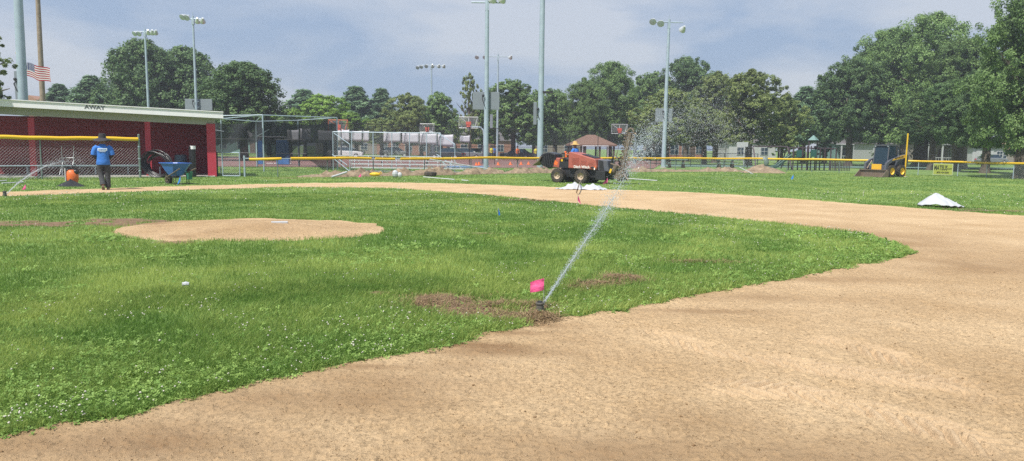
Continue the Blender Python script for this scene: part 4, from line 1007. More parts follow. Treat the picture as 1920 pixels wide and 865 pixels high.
MB().tube([(-.30, -.93, .38), (.30, -.93, .38)], .05, 8).box((0, -.80, .62), (.62, .08, .34)).build('quick_coupler', 'loader_yellow', le, bevel=.01)
m = MB()
for sx in (-1, 1): m.prismx([(-1.62, .01), (-1.0, .01), (-.98, .42), (-1.12, .44)], sx * .88 - .015, sx * .88 + .015)
m.prismx([(-1.66, .0), (-1.0, .0), (-1.0, .02), (-1.66, .02)], -.9, .9); m.prismx([(-1.02, .0), (-.96, .0), (-.95, .45), (-1.02, .45)], -.9, .9); m.box((0, -1.04, .44), (1.8, .12, .04))
bk = m.build('bucket', 'steel_worn', le)
MB().box((0, -1.66, .015), (1.84, .12, .03)).build('cutting_edge', 'muddy', bk)
MB().tube([(.25, .8, 1.3), (.25, .8, 1.62)], .03, 8).build('exhaust_pipe', 'steel_worn', le)

# ================================================================== PEOPLE
def body_mesh(joints, edges, radii, name, m, parent, sub=2):
    me = bpy.data.meshes.new(name); me.from_pydata([tuple(j) for j in joints], edges, []); me.update()
    o = bpy.data.objects.new(name, me); COL.objects.link(o); o.parent = parent
    md = o.modifiers.new('skin', 'SKIN'); md.use_smooth_shade = True
    for i, r in enumerate(radii):
        sv = me.skin_vertices[0].data[i]; sv.radius = r if isinstance(r, tuple) else (r, r); sv.use_root = (i == 0)
    s = o.modifiers.new('sub', 'SUBSURF'); s.levels = sub; s.render_levels = sub
    me.materials.append(M[m]); 
    dg = bpy.context.evaluated_depsgraph_get(); me2 = bpy.data.meshes.new_from_object(o.evaluated_get(dg)); o.modifiers.clear(); o.data = me2; me2.name = name
    return o
def ear_face(parent, c, r, front):
    pass

# worker in blue, back to the camera, walking (he faces +y)
pe = empty('person', GX(196, 25.9), 'person in blue T-shirt, dark trousers and wide dark hat, walking away', 'person', rz=R(26))
# joints: pelvis, spine, chest, neck, head, head top
J = [(0, 0, .98), (0, .01, 1.15), (0, .02, 1.38), (0, .04, 1.54), (0, .07, 1.66), (0, .07, 1.80),
     (-.19, .01, 1.46), (-.27, -.01, 1.20), (-.17, .20, 1.10), (-.10, .30, 1.12),      # left arm bent forward
     (.19, .01, 1.46), (.28, -.01, 1.20), (.18, .20, 1.08), (.10, .30, 1.12),
     (-.10, 0, .92), (-.09, .04, .52), (-.03, -.20, .20), (-.03, -.16, .10), (-.03, -.06, .03),     # left leg, heel coming up behind
     (.10, 0, .92), (.11, .02, .50), (.11, 0, .09), (.11, .14, .04)]
E = [(0, 1), (1, 2), (2, 3), (3, 4), (4, 5), (2, 6), (6, 7), (7, 8), (8, 9), (2, 10), (10, 11), (11, 12), (12, 13), (0, 14), (14, 15), (15, 16), (16, 17), (17, 18), (0, 19), (19, 20), (20, 21), (21, 22)]
RA = [(.15, .11), (.14, .10), (.17, .11), .06, .095, .07, .07, .05, .04, .03, .07, .05, .04, .03, .09, .065, .045, .04, .035, .09, .065, .045, .035]
bd = body_mesh(J, E, RA, 'body', 'skin', pe)
for s, hb in ((-1, (-.10, .30, 1.12)), (1, (.10, .30, 1.12))):
    m = MB()
    for k in range(4): b0 = Vector(hb) + Vector((-s * (.01 + .0), .02, .03 - .018 * k)); m.tube([b0, b0 + Vector((-s * .03, .035, 0)), b0 + Vector((-s * .06, .015, -.005))], [.010, .009, .007], 6)
    m.tube([Vector(hb) + Vector((0, -.01, .02)), Vector(hb) + Vector((-s * .03, 0, .06))], [.011, .008], 6)
    m.build('hand', 'skin', bd, smooth=True)
SH = MB(); n_ = 20
SH.loft([[(cx + rx * math.cos(2 * math.pi * k / n_) * (1 + .03 * math.sin(5 * k + cz * 9)), cy + ry * math.sin(2 * math.pi * k / n_), cz) for k in range(n_)] for cx, cy, cz, rx, ry in
    [(0, .0, .86, .205, .15), (0, 0, .88, .215, .16), (0, 0, 1.0, .20, .15), (0, .01, 1.15, .195, .14), (0, .01, 1.30, .215, .145), (0, .015, 1.42, .225, .14), (0, .02, 1.49, .20, .12), (0, .03, 1.54, .12, .09), (0, .035, 1.575, .075, .07)]])
sh = SH.build('shirt', 'shirt_blue', pe, smooth=True)
for s in (-1, 1):
    MB().tube([(s * .15, .01, 1.47), (s * .22, .0, 1.42), (s * .265, -.01, 1.31), (s * .285, -.01, 1.20)], [.09, .095, .088, .085], 14).build('sleeve', 'shirt_blue', sh, smooth=True)
    MB().tube([(s * .275, -.01, 1.24), (s * .27, 0, 1.17), (s * .215, .12, 1.09), (s * .12, .27, 1.10)], [.062, .06, .052, .04], 12).build('undersleeve', 'hat_dark', sh, smooth=True)
MB().box((0, -.1365, 1.385), (.29, .014, .085)).build('back_print', 'print', sh, bevel=.02)
MB().box((0, -.1385, 1.315), (.19, .010, .018)).build('back_print', 'print', sh)
text('lettering', 'LANDSCAPE', .05, 'flag_blue', sh, Matrix.Translation((0, -.146, 1.385)) @ UP, .001, .0005, .85)
tr_ = MB(); tr_.ell([(0, 0, .80, .175, .125), (0, 0, .90, .185, .13), (0, 0, 1.02, .175, .12)], 16)
tr_.tube([(-.09, 0, .92), (-.095, .03, .72), (-.085, .045, .52), (-.055, -.08, .34), (-.03, -.17, .17)], [.118, .105, .09, .085, .09], 14)
tr_.tube([(.09, 0, .92), (.11, .02, .72), (.115, .025, .50), (.115, .01, .28), (.115, .0, .08)], [.118, .105, .09, .085, .09], 14)
tr_.build('trousers', 'trousers', pe, smooth=True)
for x, y, z, ry_ in ((-.03, -.13, .07, R(0)), (.115, .05, .05, 0)):
    m = MB(); m.box((x, y, z), (.10, .28, .10), rot=((R(-38) if x < 0 else 0), 0, 0), top=.8); m.build('boot', 'boots', pe, bevel=.03)
h_ = MB(); prof = [(1.735, .285, .27), (1.728, .29, .275), (1.765, .17, .17), (1.785, .122, .13), (1.86, .118, .125), (1.93, .105, .11), (1.94, .05, .05)]
h_.loft([[(rx * math.cos(2 * math.pi * k / 28), .07 + ry * math.sin(2 * math.pi * k / 28), z + (.03 * math.cos(2 * math.pi * k / 14 + .7) if rx > .2 else 0) - (.035 if rx > .2 else 0)) for k in range(28)] for z, rx, ry in prof]).build('hat', 'hat_dark', pe, smooth=True)
m = MB(); m.sphere((0, .155, 1.655), (.018, .022, .028), 8, 6); m.build('nose', 'skin', bd)
for s in (-1, 1): MB().sphere((s * .088, .065, 1.665), (.014, .025, .035), 8, 6).build('ear', 'skin', bd)

# operator on the trencher (faces left along the machine, towards -x), straw hat
op = empty('person', te.matrix_basis @ Vector((-.33, .08, 0)) if False else GX(1085, 35.3) + Matrix.Rotation(R(-32), 3, 'Z') @ Vector((-.26, .10, 0)), 'person in blue shirt and wide straw hat sitting at the trencher controls', 'person', rz=R(-32))
J = [(0, 0, 1.12), (0, 0, 1.28), (0, 0, 1.50), (-.01, 0, 1.64), (-.02, 0, 1.74), (-.02, 0, 1.86),
     (0, -.18, 1.56), (-.08, -.24, 1.33), (-.32, -.18, 1.30), (-.42, -.15, 1.34), (0, .18, 1.56), (-.08, .24, 1.33), (-.32, .18, 1.30), (-.42, .15, 1.34),
     (-.10, -.10, 1.10), (-.45, -.14, 1.10), (-.50, -.14, .74), (-.60, -.14, .70), (-.10, .10, 1.10), (-.45, .14, 1.10), (-.50, .14, .74), (-.60, .14, .70)]
E = [(0, 1), (1, 2), (2, 3), (3, 4), (4, 5), (2, 6), (6, 7), (7, 8), (8, 9), (2, 10), (10, 11), (11, 12), (12, 13), (0, 14), (14, 15), (15, 16), (16, 17), (0, 18), (18, 19), (19, 20), (20, 21)]
RA = [.14, .13, .14, .055, .09, .07, .065, .048, .038, .04, .065, .048, .038, .04, .085, .065, .045, .04, .085, .065, .045, .04]
ob_ = body_mesh(J, E, RA, 'body', 'skin', op)
sh = MB().ell([(0, 0, 1.10, .17, .2), (0, 0, 1.3, .16, .19), (0, 0, 1.5, .16, .215), (0, 0, 1.58, .13, .19), (-.01, 0, 1.63, .08, .09)], 16).build('shirt', 'shirt_blue', op, smooth=True)
for s in (-1, 1):
    MB().tube([(0, s * .15, 1.57), (-.03, s * .21, 1.50), (-.08, s * .24, 1.33)], [.08, .078, .07], 12).build('sleeve', 'shirt_blue', sh, smooth=True)
    MB().tube([(-.05, s * .1, 1.10), (-.45, s * .14, 1.11), (-.50, s * .14, .78)], [.11, .085, .075], 12).build('trouser_leg', 'trousers', op, smooth=True)
    MB().sphere((-.02, s * .092, 1.755), (.024, .014, .034), 8, 6).build('ear', 'skin', ob_)
MB().sphere((-.115, 0, 1.745), (.022, .018, .026), 8, 6).build('nose', 'skin', ob_)
MB().loft([[(-.02 + rx * math.cos(2 * math.pi * k / 24), ry * math.sin(2 * math.pi * k / 24), z) for k in range(24)] for z, rx, ry in [(1.80, .235, .23), (1.795, .24, .235), (1.82, .15, .14), (1.835, .115, .105), (1.91, .105, .095), (1.95, .085, .075), (1.955, .03, .03)]]).build('straw_hat', 'straw', op, smooth=True)

# orange backpack machine with dark cloth before the fence
oe_ = empty('leaf_blower', GX(137, 27.8), 'orange backpack blower standing on grass with a dark cloth before it', 'leaf blower', rz=R(26))
MB().ell([(0, 0, .12, .16, .14), (0, 0, .25, .2, .17), (0, 0, .42, .2, .17), (-.02, 0, .54, .16, .14), (-.04, 0, .60, .09, .09)], 14).build('engine_cover', 'orange', oe_, smooth=True)
MB().box((-.05, .15, .38), (.34, .06, .72)).box((-.02, 0, .06), (.36, .3, .1)).build('frame', 'black_plastic', oe_, bevel=.03)
MB().sphere((.12, -.06, .52), (.10, .08, .10), 10, 7).sphere((-.14, 0, .60), (.07, .06, .05), 8, 6).build('air_filter', 'black_plastic', oe_, smooth=True)
MB().tube([(-.22, -.05, .2), (-.23, -.03, .66)], .022, 8).build('side_tube', 'pvc', oe_)
MB().tube([(-.05, .15, .7), (.05, .15, .82), (.15, .15, .7)], .018, 6).build('handle', 'black_metal', oe_)
m = MB(); V = []
for i in range(13):
    for k in range(30):
        f = i / 12; a = 2 * math.pi * k / 30; x, y = .56 * f * math.cos(a), .34 * f * math.sin(a); V.append((x + .12, y - .36, max(.008, .26 * max(0, 1 - f ** .9) * (1 + .1 * math.sin(a * 3)) + .05 * math.sin(4 * a + 3 * f) * f * (1 - f))))
m.add(V, [(i * 30 + k, i * 30 + (k + 1) % 30, (i + 1) * 30 + (k + 1) % 30, (i + 1) * 30 + k) for i in range(12) for k in range(30)])
o = m.build('dark_cloth', 'cloth_black', None, smooth=True); o.location = GX(137, 27.8); tag(o, 'black crumpled cloth on the grass before the orange blower', 'cloth')
# tubular rack leaning behind the fence
rk = empty('folding_chair', GX(128, 34.8), 'thin tube folding chair behind the chain link fence, inside the dugout', 'chair')
m = MB(); m.tube([(-.26, 0, .1), (-.28, .08, 1.45), (.28, .08, 1.45), (.26, 0, .1)], .014, 6); m.tube([(-.26, .04, .9), (.26, .04, .9)], .014, 6); m.build('frame', 'alu', rk)
MB().box((0, -.12, .48), (.5, .4, .03)).build('seat', 'black_metal', rk); MB().tube([(-.24, -.3, .07), (-.24, .1, .8)], .014, 6).tube([(.24, -.3, .07), (.24, .1, .8)], .014, 6).build('leg', 'alu', rk)

# ================================================================== LIGHT POLES
def lamp(parent, c, tilt, sc=1.0):
    sc *= .85
    T = Matrix.Translation(c) @ Matrix.Rotation(tilt, 4, 'Z') @ Matrix.Rotation(R(55), 4, 'X') @ Matrix.Scale(sc, 4)
    prof = [(.10, -.45), (.13, -.32), (.20, -.22), (.29, -.02), (.32, .10), (.32, .12)]
    m = MB(); n = 16; rings = [[T @ Vector((r * math.cos(2 * math.pi * k / n), r * math.sin(2 * math.pi * k / n), -z)) for k in range(n)] for r, z in prof]
    m.loft(rings); o = m.build('floodlight', 'lamp_shell', parent, smooth=True)
    m = MB(); m.loft([[T @ Vector((r * math.cos(2 * math.pi * k / n), r * math.sin(2 * math.pi * k / n), -.124 - zz)) for k in range(n)] for r, zz in ((.30, 0), (.2, .02), (.02, .03))]); m.build('lens', 'lamp_glass', o, smooth=True)
    return o
def light_pole(px, D, H, r0, r1, lamps, label, lean=0.0, arm=2.0, panel=None, face=0.0, sc=1.0, armz=0):
    e = empty('light_pole', GX(px, D), label, 'light pole', 'floodlight poles of the park')
    tilt = lean * H
    MB().tube([(0, 0, -.1), (tilt * .5, 0, H * .5), (tilt, 0, H)], [r0, (r0 + r1) / 2, r1], 14).build('mast', 'galv', e, smooth=True)
    MB().tube([(0, 0, -.05), (0, 0, .12)], r0 * 1.5, 12).build('base', 'concrete', e)
    if lamps:
        MB().tube([(tilt - arm / 2, 0, H - .25), (tilt + arm / 2, 0, H - .25)], .05, 6).tube([(tilt, 0, H), (tilt, 0, H + .35)], .02, 5).box((tilt, 0, H - .5), (.22, .22, .5)).build('crossarm', 'galv', e)
        for t, a, dz in lamps: lamp(e, (tilt + t * arm / 2, -.1, H - .45 + dz), a, sc)
    if panel:
        cx, w_, z, h_, dy = panel
        MB().box((cx, dy, z), (w_, .12, h_)).build('panel', 'panel', e, bevel=.01)
        MB().box((cx * .3, dy / 2, z + h_ * .25), (.3, abs(dy), .06)).box((cx * .3, dy / 2, z - h_ * .25), (.3, abs(dy), .06)).build('bracket', 'galv', e)
        if abs(cx) < .5: MB().tube([(-.22, -.2 if dy > 0 else .1, z + .35), (-.25, -.25, z + .05), (-.1, -.22, z - .35)], .03, 6).sphere((-.2, -.2, z + .3), .09, 8, 6).build('conduit', 'black_metal', e)
    return e
def HZ(px, py, D): return W(px, py, D).z
light_pole(911, 48.5, HZ(911, 5, 48.5) + .25, .165, .12, [(.35, .3, .38), (.95, .5, .38)], 'thick grey light pole carrying the wide flat panel, mid picture', 0.0, 2.0, (-.03, 1.72, HZ(908, 189, 48.5), 1.12, .22))
e = light_pole(1012, 51, 16.0, .21, .15, [(-.9, 0, 0), (-.3, 0, 0), (.3, 0, 0), (.9, 0, 0)], 'thickest grey light pole, standing behind the front of the trencher', .0, 2.4, (-.38, .22, HZ(1003, 213, 51), 1.50, 0.02))
MB().tube([(0, 0, HZ(1015, 173, 51)), (.75, 0, HZ(1015, 173, 51))], .05, 6).box((.45, 0, HZ(1015, 173, 51)), (.7, .3, .12)).build('side_arm', 'black_metal', e)
light_pole(1243.5, 65, 12.6, .20, .11, [(-1.15, 2.8, .25), (-.6, 2.9, .1), (.95, .3, -.4)], 'grey light pole with square panel rising behind the water spray', .006, 2.4, (-.05, 1.45, HZ(1243, 216, 65), 1.15, .25), sc=1.1)
light_pole(283, 76, 12.9, .15, .09, [(-.9, 2.7, 0), (-.5, 2.9, 0), (.4, .2, .1), (.75, .4, .1), (1.05, .6, .1)], 'floodlight pole before the big dark tree, left of the taller pair', -.006, 2.1)
light_pole(372, 68, 12.9, .14, .08, [(-.9, 2.8, .35), (-.5, 3.0, .3), (.5, .2, 0), (.95, .4, 0)], 'floodlight pole with pale box panel behind the dugout roof', -.004, 1.9, (.08, 2.45, HZ(368, 196, 68), 1.0, .3))
light_pole(809, 104, 12.9, .17, .10, [(-1.1, 2.8, -.1), (-.8, 2.8, 0), (-.4, 2.9, .1), (.1, 0, .1), (.6, .3, .1), (1.0, .4, .1)], 'far floodlight pole with six lamps above the bleachers', 0, 3.4)
light_pole(932, 93, 12.9, .15, .10, [(-1.6, 2.8, .1), (-1.0, 2.8, .1), (.95, .4, .1)], 'thin floodlight pole just right of the pole with the wide panel', 0, 3.2, (-.75, .35, HZ(925, 228, 93), 1.7, .0))
light_pole(50, 41, 15, .26, .19, [(-.9, 0, 0), (-.3, 0, 0), (.3, 0, 0), (.9, 0, 0)], 'thick grey light pole at the left edge behind the dugout', .010, 2.4, (-.26, .16, HZ(35, 160, 41), 1.5, 0.0))
up = empty('utility_pole', GX(86, 52), 'weathered brown wooden pole beside the flag behind the dugout', 'utility pole')
MB().tube([(0, 0, -.1), (.06, 0, 7), (.12, 0, 14.5)], [.19, .16, .13], 12).build('pole_shaft', 'wood_pole', up, smooth=True)
MB().box((-.3, 0, 13.8), (2.0, .1, .12)).build('crossarm', 'wood_pole', up)

# flag
fl = empty('flagpole', GX(45, 47), 'thin white flagpole hidden behind the thick grey light pole', 'flagpole')
MB().tube([(0, 0, -.1), (0, 0, 7.0)], [.06, .04], 10).build('pole_shaft', 'galv', fl); MB().sphere((0, 0, 7.05), .09, 10, 8).build('finial', 'yellow', fl)
m_, nt_, o_ = new_mat('flag_stripes'); M['flag_stripes'] = m_; L_ = nt_.links.new
tc_ = N(nt_, 'ShaderNodeUVMap'); sx_ = N(nt_, 'ShaderNodeSeparateXYZ'); L_(tc_.outputs[0], sx_.inputs[0])
def mth(op, a, b=None):
    n = N(nt_, 'ShaderNodeMath', operation=op)
    for i, v in enumerate((a, b)):
        if v is None: continue
        if isinstance(v, (int, float)): n.inputs[i].default_value = v
        else: L_(v, n.inputs[i])
    return n.outputs[0]
U_, V_ = sx_.outputs[0], sx_.outputs[1]
stripe = mth('MODULO', mth('FLOOR', mth('MULTIPLY', V_, 13)), 2)        # 0 red, 1 white
mx1 = N(nt_, 'ShaderNodeMix', data_type='RGBA'); mx1.inputs[6].default_value = (.42, .02, .04, 1); mx1.inputs[7].default_value = (.75, .74, .74, 1); L_(stripe, mx1.inputs[0])
canton = mth('MULTIPLY', mth('LESS_THAN', U_, .4), mth('GREATER_THAN', V_, 6 / 13))
vx = mth('SUBTRACT', mth('FRACT', mth('MULTIPLY', U_, 6 / .4)), .5); vy = mth('SUBTRACT', mth('FRACT', mth('MULTIPLY', mth('SUBTRACT', V_, 6 / 13), 9 / (7 / 13))), .5)
dd = mth('SQRT', mth('ADD', mth('MULTIPLY', vx, vx), mth('MULTIPLY', vy, vy))); star = mth('LESS_THAN', dd, .27)
mx2 = N(nt_, 'ShaderNodeMix', data_type='RGBA'); mx2.inputs[6].default_value = (.02, .03, .14, 1); mx2.inputs[7].default_value = (.75, .75, .76, 1); L_(star, mx2.inputs[0])
mx3 = N(nt_, 'ShaderNodeMix', data_type='RGBA'); L_(canton, mx3.inputs[0]); L_(mx1.outputs[2], mx3.inputs[6]); L_(mx2.outputs[2], mx3.inputs[7])
d_ = N(nt_, 'ShaderNodeBsdfPrincipled', Roughness=.8); L_(mx3.outputs[2], d_.inputs[0]); tl_ = N(nt_, 'ShaderNodeBsdfTranslucent'); L_(mx3.outputs[2], tl_.inputs[0])
ms_ = N(nt_, 'ShaderNodeMixShader'); ms_.inputs[0].default_value = .35; L_(d_.outputs[0], ms_.inputs[1]); L_(tl_.outputs[0], ms_.inputs[2]); L_(ms_.outputs[0], o_.inputs[0])
nx, nz = 30, 14; z1 = HZ(48, 117, 47); V = []; uv = []
for i in range(nx):
    for j in range(nz):
        u, v = i / (nx - 1), j / (nz - 1); V.append((.03 + 1.42 * u - .04 * math.sin(v * 3), .10 * math.sin(u * 8 + v), z1 - .82 * (1 - v) - .36 * u - .04 * math.sin(u * 3.2) * (1 - v) * 2 + .03 * math.sin(u * 9) )); uv.append((u, v))
Fs = [(i * nz + j, (i + 1) * nz + j, (i + 1) * nz + j + 1, i * nz + j + 1) for i in range(nx - 1) for j in range(nz - 1)]
me = bpy.data.meshes.new('american_flag'); me.from_pydata(V, [], Fs); ul = me.uv_layers.new(name='UVMap')
for lp in me.loops: ul.data[lp.index].uv = uv[lp.vertex_index]
me.materials.append(M['flag_stripes']); me.polygons.foreach_set('use_smooth', [True] * len(me.polygons))
o = bpy.data.objects.new('national_flag', me); COL.objects.link(o); o.location = (W(49, 130, 47).x, 47, 0); tag(o, 'red, white and blue striped flag flying beside the left light pole', 'flag')

# ================================================================== COURTS BEHIND
def quad(name, pts, m, z=.0):
    b = MB(); b.add([(p.x, p.y, z) for p in pts], [(0, 1, 2, 3)]); tag(b.build(name, m), kind='structure')
quad('sports_court', [GX(395, 53), GX(1225, 62), GX(1250, 104), GX(395, 98)], 'court_red', .045)
quad('court_key', [GX(830, 57.5), GX(915, 58.2), GX(918, 64), GX(845, 62.5)], 'court_blue', .050)
quad('path', [GX(1240, 70), GX(1950, 78), GX(1980, 86), GX(1245, 78)], 'court_green', .045)

# tall black court fence
def mesh_fence(path, h, label, posts, m='black_metal', sp=.14, r=.004, name='court_fence', mid=True):
    e = empty(name, Vector(path[0]), label, 'fence'); q = rel(e); mb = MB()
    for a, b in zip(path[:-1], path[1:]): chain(mb, q(a), q(b), .05, h, sp, r)
    mb.build('wire_mesh', 'wire_dark', e)
    mb = MB(); mb.tube([q(Vector(p) + Vector((0, 0, h))) for p in path], .03, 6)
    if mid: mb.tube([q(Vector(p) + Vector((0, 0, h * .5))) for p in path], .022, 6)
    mb.build('rail', m, e)
    for p in lerp_path(path, posts): MB().tube([q(p), q(p + Vector((0, 0, h + .03)))], .035, 6).build('post', m, e)
    return e
TF = [GX(622, 58), GX(880, 66), GX(1010, 76), GX(1220, 84), GX(1360, 88)]
mesh_fence(TF, 3.35, 'tall black chain link fence around the ball courts', 3.4)
LF = [GX(404, 55), GX(640, 55.5)]
mesh_fence(LF, 2.0, 'lower black chain link fence behind the batting cage', 2.6)
mesh_fence([GX(1230, 72), GX(1420, 74)], 1.3, 'low dark park fence behind the water spray', 3.0)
# white banners on it
def on_path(path, px):
    for a, b in zip(path[:-1], path[1:]):
        ua, ub = proj(a)[0], proj(b)[0]
        if ua <= px <= ub:
            D = a.y
            for _ in range(8):
                D_ = D; t = (px - ua) / (ub - ua); 
                D = 1 / ((1 - t) / a.y + t / b.y)
            return D
    return path[0].y * .99
for i, (a, b, y0, y1, lb) in enumerate([(538, 560, 243, 266, 'leftmost pale banner, seen through the batting cage net'), (563, 582, 241, 265, 'pale banner left of the orange framed hoop'), (596, 639, 244, 268, 'wide pale banner under the orange framed hoop'), (641, 655, 243, 265, 'narrow pale banner right of the orange framed hoop'), (658, 679, 245, 265, 'pale banner over the left bleacher stair rail'), (681, 692, 245, 266, 'narrowest pale banner, with a gap to its right'),
                       (719, 751, 247, 267, 'pale banner right of the gap in the banner row'), (754, 785, 249, 269, 'pale banner above the middle of the bleachers'), (787, 819, 250, 271, 'pale banner left of the far floodlight pole'), (821, 850, 252, 275, 'pale banner at the right end of the bleachers'), (862, 881, 254, 267, 'small pale banner under the curved arm hoop')]):
    D = on_path(TF, (a + b) / 2) - .12 if a > 620 else 56.5
    p0, p1 = W(a, y0, D), W(b, y0, D); z1 = p0.z; z0 = W(a, y1, D).z; V = []; nx = 10; nz = 5
    for ix in range(nx):
        for iz in range(nz):
            u, v = ix / (nx - 1), iz / (nz - 1); V.append(((p1.x - p0.x) * u, .05 * math.sin(u * 7 + i + v * 2), z0 - z1 + (z1 - z0) * v - .05 * math.sin(u * 3.1) * (v == 1) - .04 * math.sin(u * 6 + i) * (v == 0)))
    m = MB(); m.add(V, [(ix * nz + iz, (ix + 1) * nz + iz, (ix + 1) * nz + iz + 1, ix * nz + iz + 1) for ix in range(nx - 1) for iz in range(nz - 1)])
    o = m.build('fence_banner', 'banner_white', smooth=True); o.location = p0; s = o.modifiers.new('s', 'SOLIDIFY'); s.thickness = .01
    tag(o, lb, 'banner', 'pale banners on the court fence')

# batting cage -------------------------------------------------------------
bc = empty('batting_cage', GX(495, 48), 'grey pipe batting cage hung with sagging black netting', 'batting cage'); q = rel(bc)
fr = [(417, 47, 222), (495, 45, 216), (632, 49, 221), (482, 57, 228)]
tops = {}
for px, D, py in [(495, 45, 216), (633, 50, 221), (482, 54, 228), (380, 45.5, 218), (417, 52, 223), (560, 57, 226)]:
    b = GX(px, D); t = Vector((b.x, b.y, HZ(px, py, D))); tops[px] = t; MB().tube([q(b), q(t)], .045, 8).build('post', 'galv', bc)
m = MB()
for a, b in ((380, 495), (495, 633), (380, 417), (417, 482), (482, 495), (482, 560), (560, 633), (417, 495)): m.tube([q(tops[a]), q(tops[b])], .035, 6)
m.tube([q(W(345, 243 - 8, 46)), q(W(420, 247, 46))], .03, 6).tube([q(W(482, 256, 46)), q(W(505, 243, 46))], .03, 6); m.build('top_frame', 'galv', bc)
def net(pts_top, drop, sag, nm):
    V = []; Fs = []; n = 30; k = 8
    for i in range(n + 1):
        f = i / n; p = pts_top[0].lerp(pts_top[1], f)
        for j in range(k + 1):
            g_ = j / k; dr = drop(f)
            V.append(tuple(q(Vector((p.x, p.y + .15 * math.sin(f * 15 + g_ * 3), p.z - .35 - dr * g_ - sag * math.sin(f * math.pi) * .3)))))
    for i in range(n):
        for j in range(k): a = i * (k + 1) + j; Fs.append((a, a + 1, a + k + 2, a + k + 1))
    mb = MB(); mb.add(V, Fs); mb.build('netting', 'net_black', bc, smooth=True)
net((tops[495], tops[633]), lambda f: 1.55 + .5 * math.sin(f * 9) + (1.1 if f > .55 else .2), .5, 'n')
net((tops[380], tops[495]), lambda f: 1.5 + .3 * math.sin(f * 5), .5, 'n')
net((tops[482], tops[560]), lambda f: 2.4, .3, 'n')
net((tops[560], tops[633]), lambda f: 2.2, .3, 'n')
# padded blue panels and net goal behind
for a, b, y0, y1, lb in ((483, 494, 262, 283, 'narrow blue pad behind the batting cage net'), (519, 543, 263, 284, 'wide blue pad behind the batting cage net')):
    D = 60; p0 = GX((a + b) / 2, D); w_ = (b - a) * D / F; e = empty('blue_pad', p0, lb, 'pad', 'blue pads by the court'); z1, z0 = HZ(a, y0, D), 0.05
    MB().box((0, 0, (z0 + z1) / 2), (w_, .25, z1 - z0)).build('pad_body', 'tent_blue', e, bevel=.04); MB().box((0, -.13, z1 - .15), (w_ * .96, .02, .08)).build('seam', 'flag_blue', e)
def goal(px, D, w_, h_, label, nm='soccer_goal'):
    e = empty(nm, GX(px, D), label, 'goal')
    MB().tube([(-w_ / 2, 0, 0), (-w_ / 2, 0, h_), (w_ / 2, 0, h_), (w_ / 2, 0, 0)], .07, 8).build('front_frame', 'frame_white', e)
    m = MB()
    for s in (-1, 1): m.tube([(s * w_ / 2, 0, h_), (s * w_ / 2, .5, h_), (s * w_ / 2, 1.5, 0)], .04, 6)
    m.tube([(-w_ / 2, 1.5, .04), (w_ / 2, 1.5, .04)], .04, 6).tube([(-w_ / 2, .5, h_), (w_ / 2, .5, h_)], .04, 6); m.build('rear_frame', 'frame_white', e)
goal(510, 62, 2.3, HZ(510, 257, 62), 'white goal frame standing behind the batting cage')
goal(1116, 89, 3.0, HZ(1116, 274, 89), 'white goal frame before the brown roofed pavilion')

# hoops -----------------------------------------------------------------------
def hoop(px, D, label, col, post_px=None, turn=0.0, xbrace=True, rimm='rim_red', dz=0.0):
    e = empty('basketball_hoop', GX(px, D), label, 'basketball hoop', 'basketball hoops of the courts'); s = (post_px - px) * D / F if post_px else 0
    m = MB(); W2, z0, z1 = .92, 2.95, 4.0
    if turn: W2 *= turn
    m.tube([(-W2, 0, z0), (-W2, 0, z1), (W2, 0, z1), (W2, 0, z0), (-W2, 0, z0)], .032, 6)
    bb = m.build('backboard_frame', col, e)
    MB().box((0, .01, (z0 + z1) / 2), (W2 * 2 - .1, .02, z1 - z0 - .1)).build('backboard', 'board', bb)
    m = MB(); m.tube([(-W2 + .05, .05, z1), (W2 * .65, .05, z0)], .035, 6).tube([(W2 * .65, .05, z0), (W2 - .05, .05, z1)], .035, 6).box((0, .04, 3.4), (.08, .03, 1.0)); m.build('brace', col, bb)
    m = MB(); rr = [(.23 * math.cos(2 * math.pi * k / 16) + (-.25 if s else 0) * 0, -.38 + .23 * math.sin(2 * math.pi * k / 16), 3.05) for k in range(17)]; m.tube(rr, .022, 6, caps=False); m.box((0, -.08, 3.1), (.35, .12, .22)).box((0, -.03, 3.42), (.5, .02, .3)); m.build('rim', rimm, e)
    m = MB(); m.ell([(0, -.38, 3.04, .22, .22), (0, -.38, 2.8, .15, .15), (0, -.38, 2.65, .14, .14)], 12, caps=False); m.build('net', 'board', e)
    if s:
        pts = [(0, .1, 3.0), (s * .5, .1, 3.05), (s * .8, .1, 3.0), (s * .95, .1, 2.75), (s, .1, 2.3), (s, .1, 0)]
        MB().tube(pts, .09, 8).build('curved_post', 'galv', e, smooth=True); MB().box((s, .1, .9), (.35, .35, 1.8)).build('post_pad', 'loader_blue', e)
    else:
        MB().tube([(0, .1, 3.4), (0, .9, 3.0), (0, 1.1, 2.4), (0, 1.1, 0)], .08, 8).build('curved_post', 'galv', e, smooth=True)
    if dz:
        for o in e.children_recursive:
            if o.parent == e:
                for v in o.data.vertices:
                    if v.co.z > 2.0: v.co.z += dz
                for cc in o.children:
                    for v in cc.data.vertices: v.co.z += dz
    return e
hoop(635, 71, 'basketball hoop with orange-brown board frame left of the bleachers', 'orange')
hoop(484, 73, 'basketball hoop with white frame seen through the batting cage', 'frame_white')
hoop(878, 73, 'basketball hoop on curved post left of the pole with the wide panel', 'alu', 907, dz=.5)
hoop(801, 96, 'small far basketball hoop beside the far floodlight pole', 'alu', 812, dz=.5)
hoop(1160, 86, 'basketball hoop on curved post behind the digging boom', 'alu', 1190, dz=.4)
hoop(497, 76, 'basketball hoop with white frame, rightmost behind the cage top rail', 'frame_white')
for o in [x for x in COL.objects if x.get('label', '').startswith('basketball hoop with white frame seen')]:
    for c in [o] + list(o.children_recursive): bpy.data.objects.remove(c)

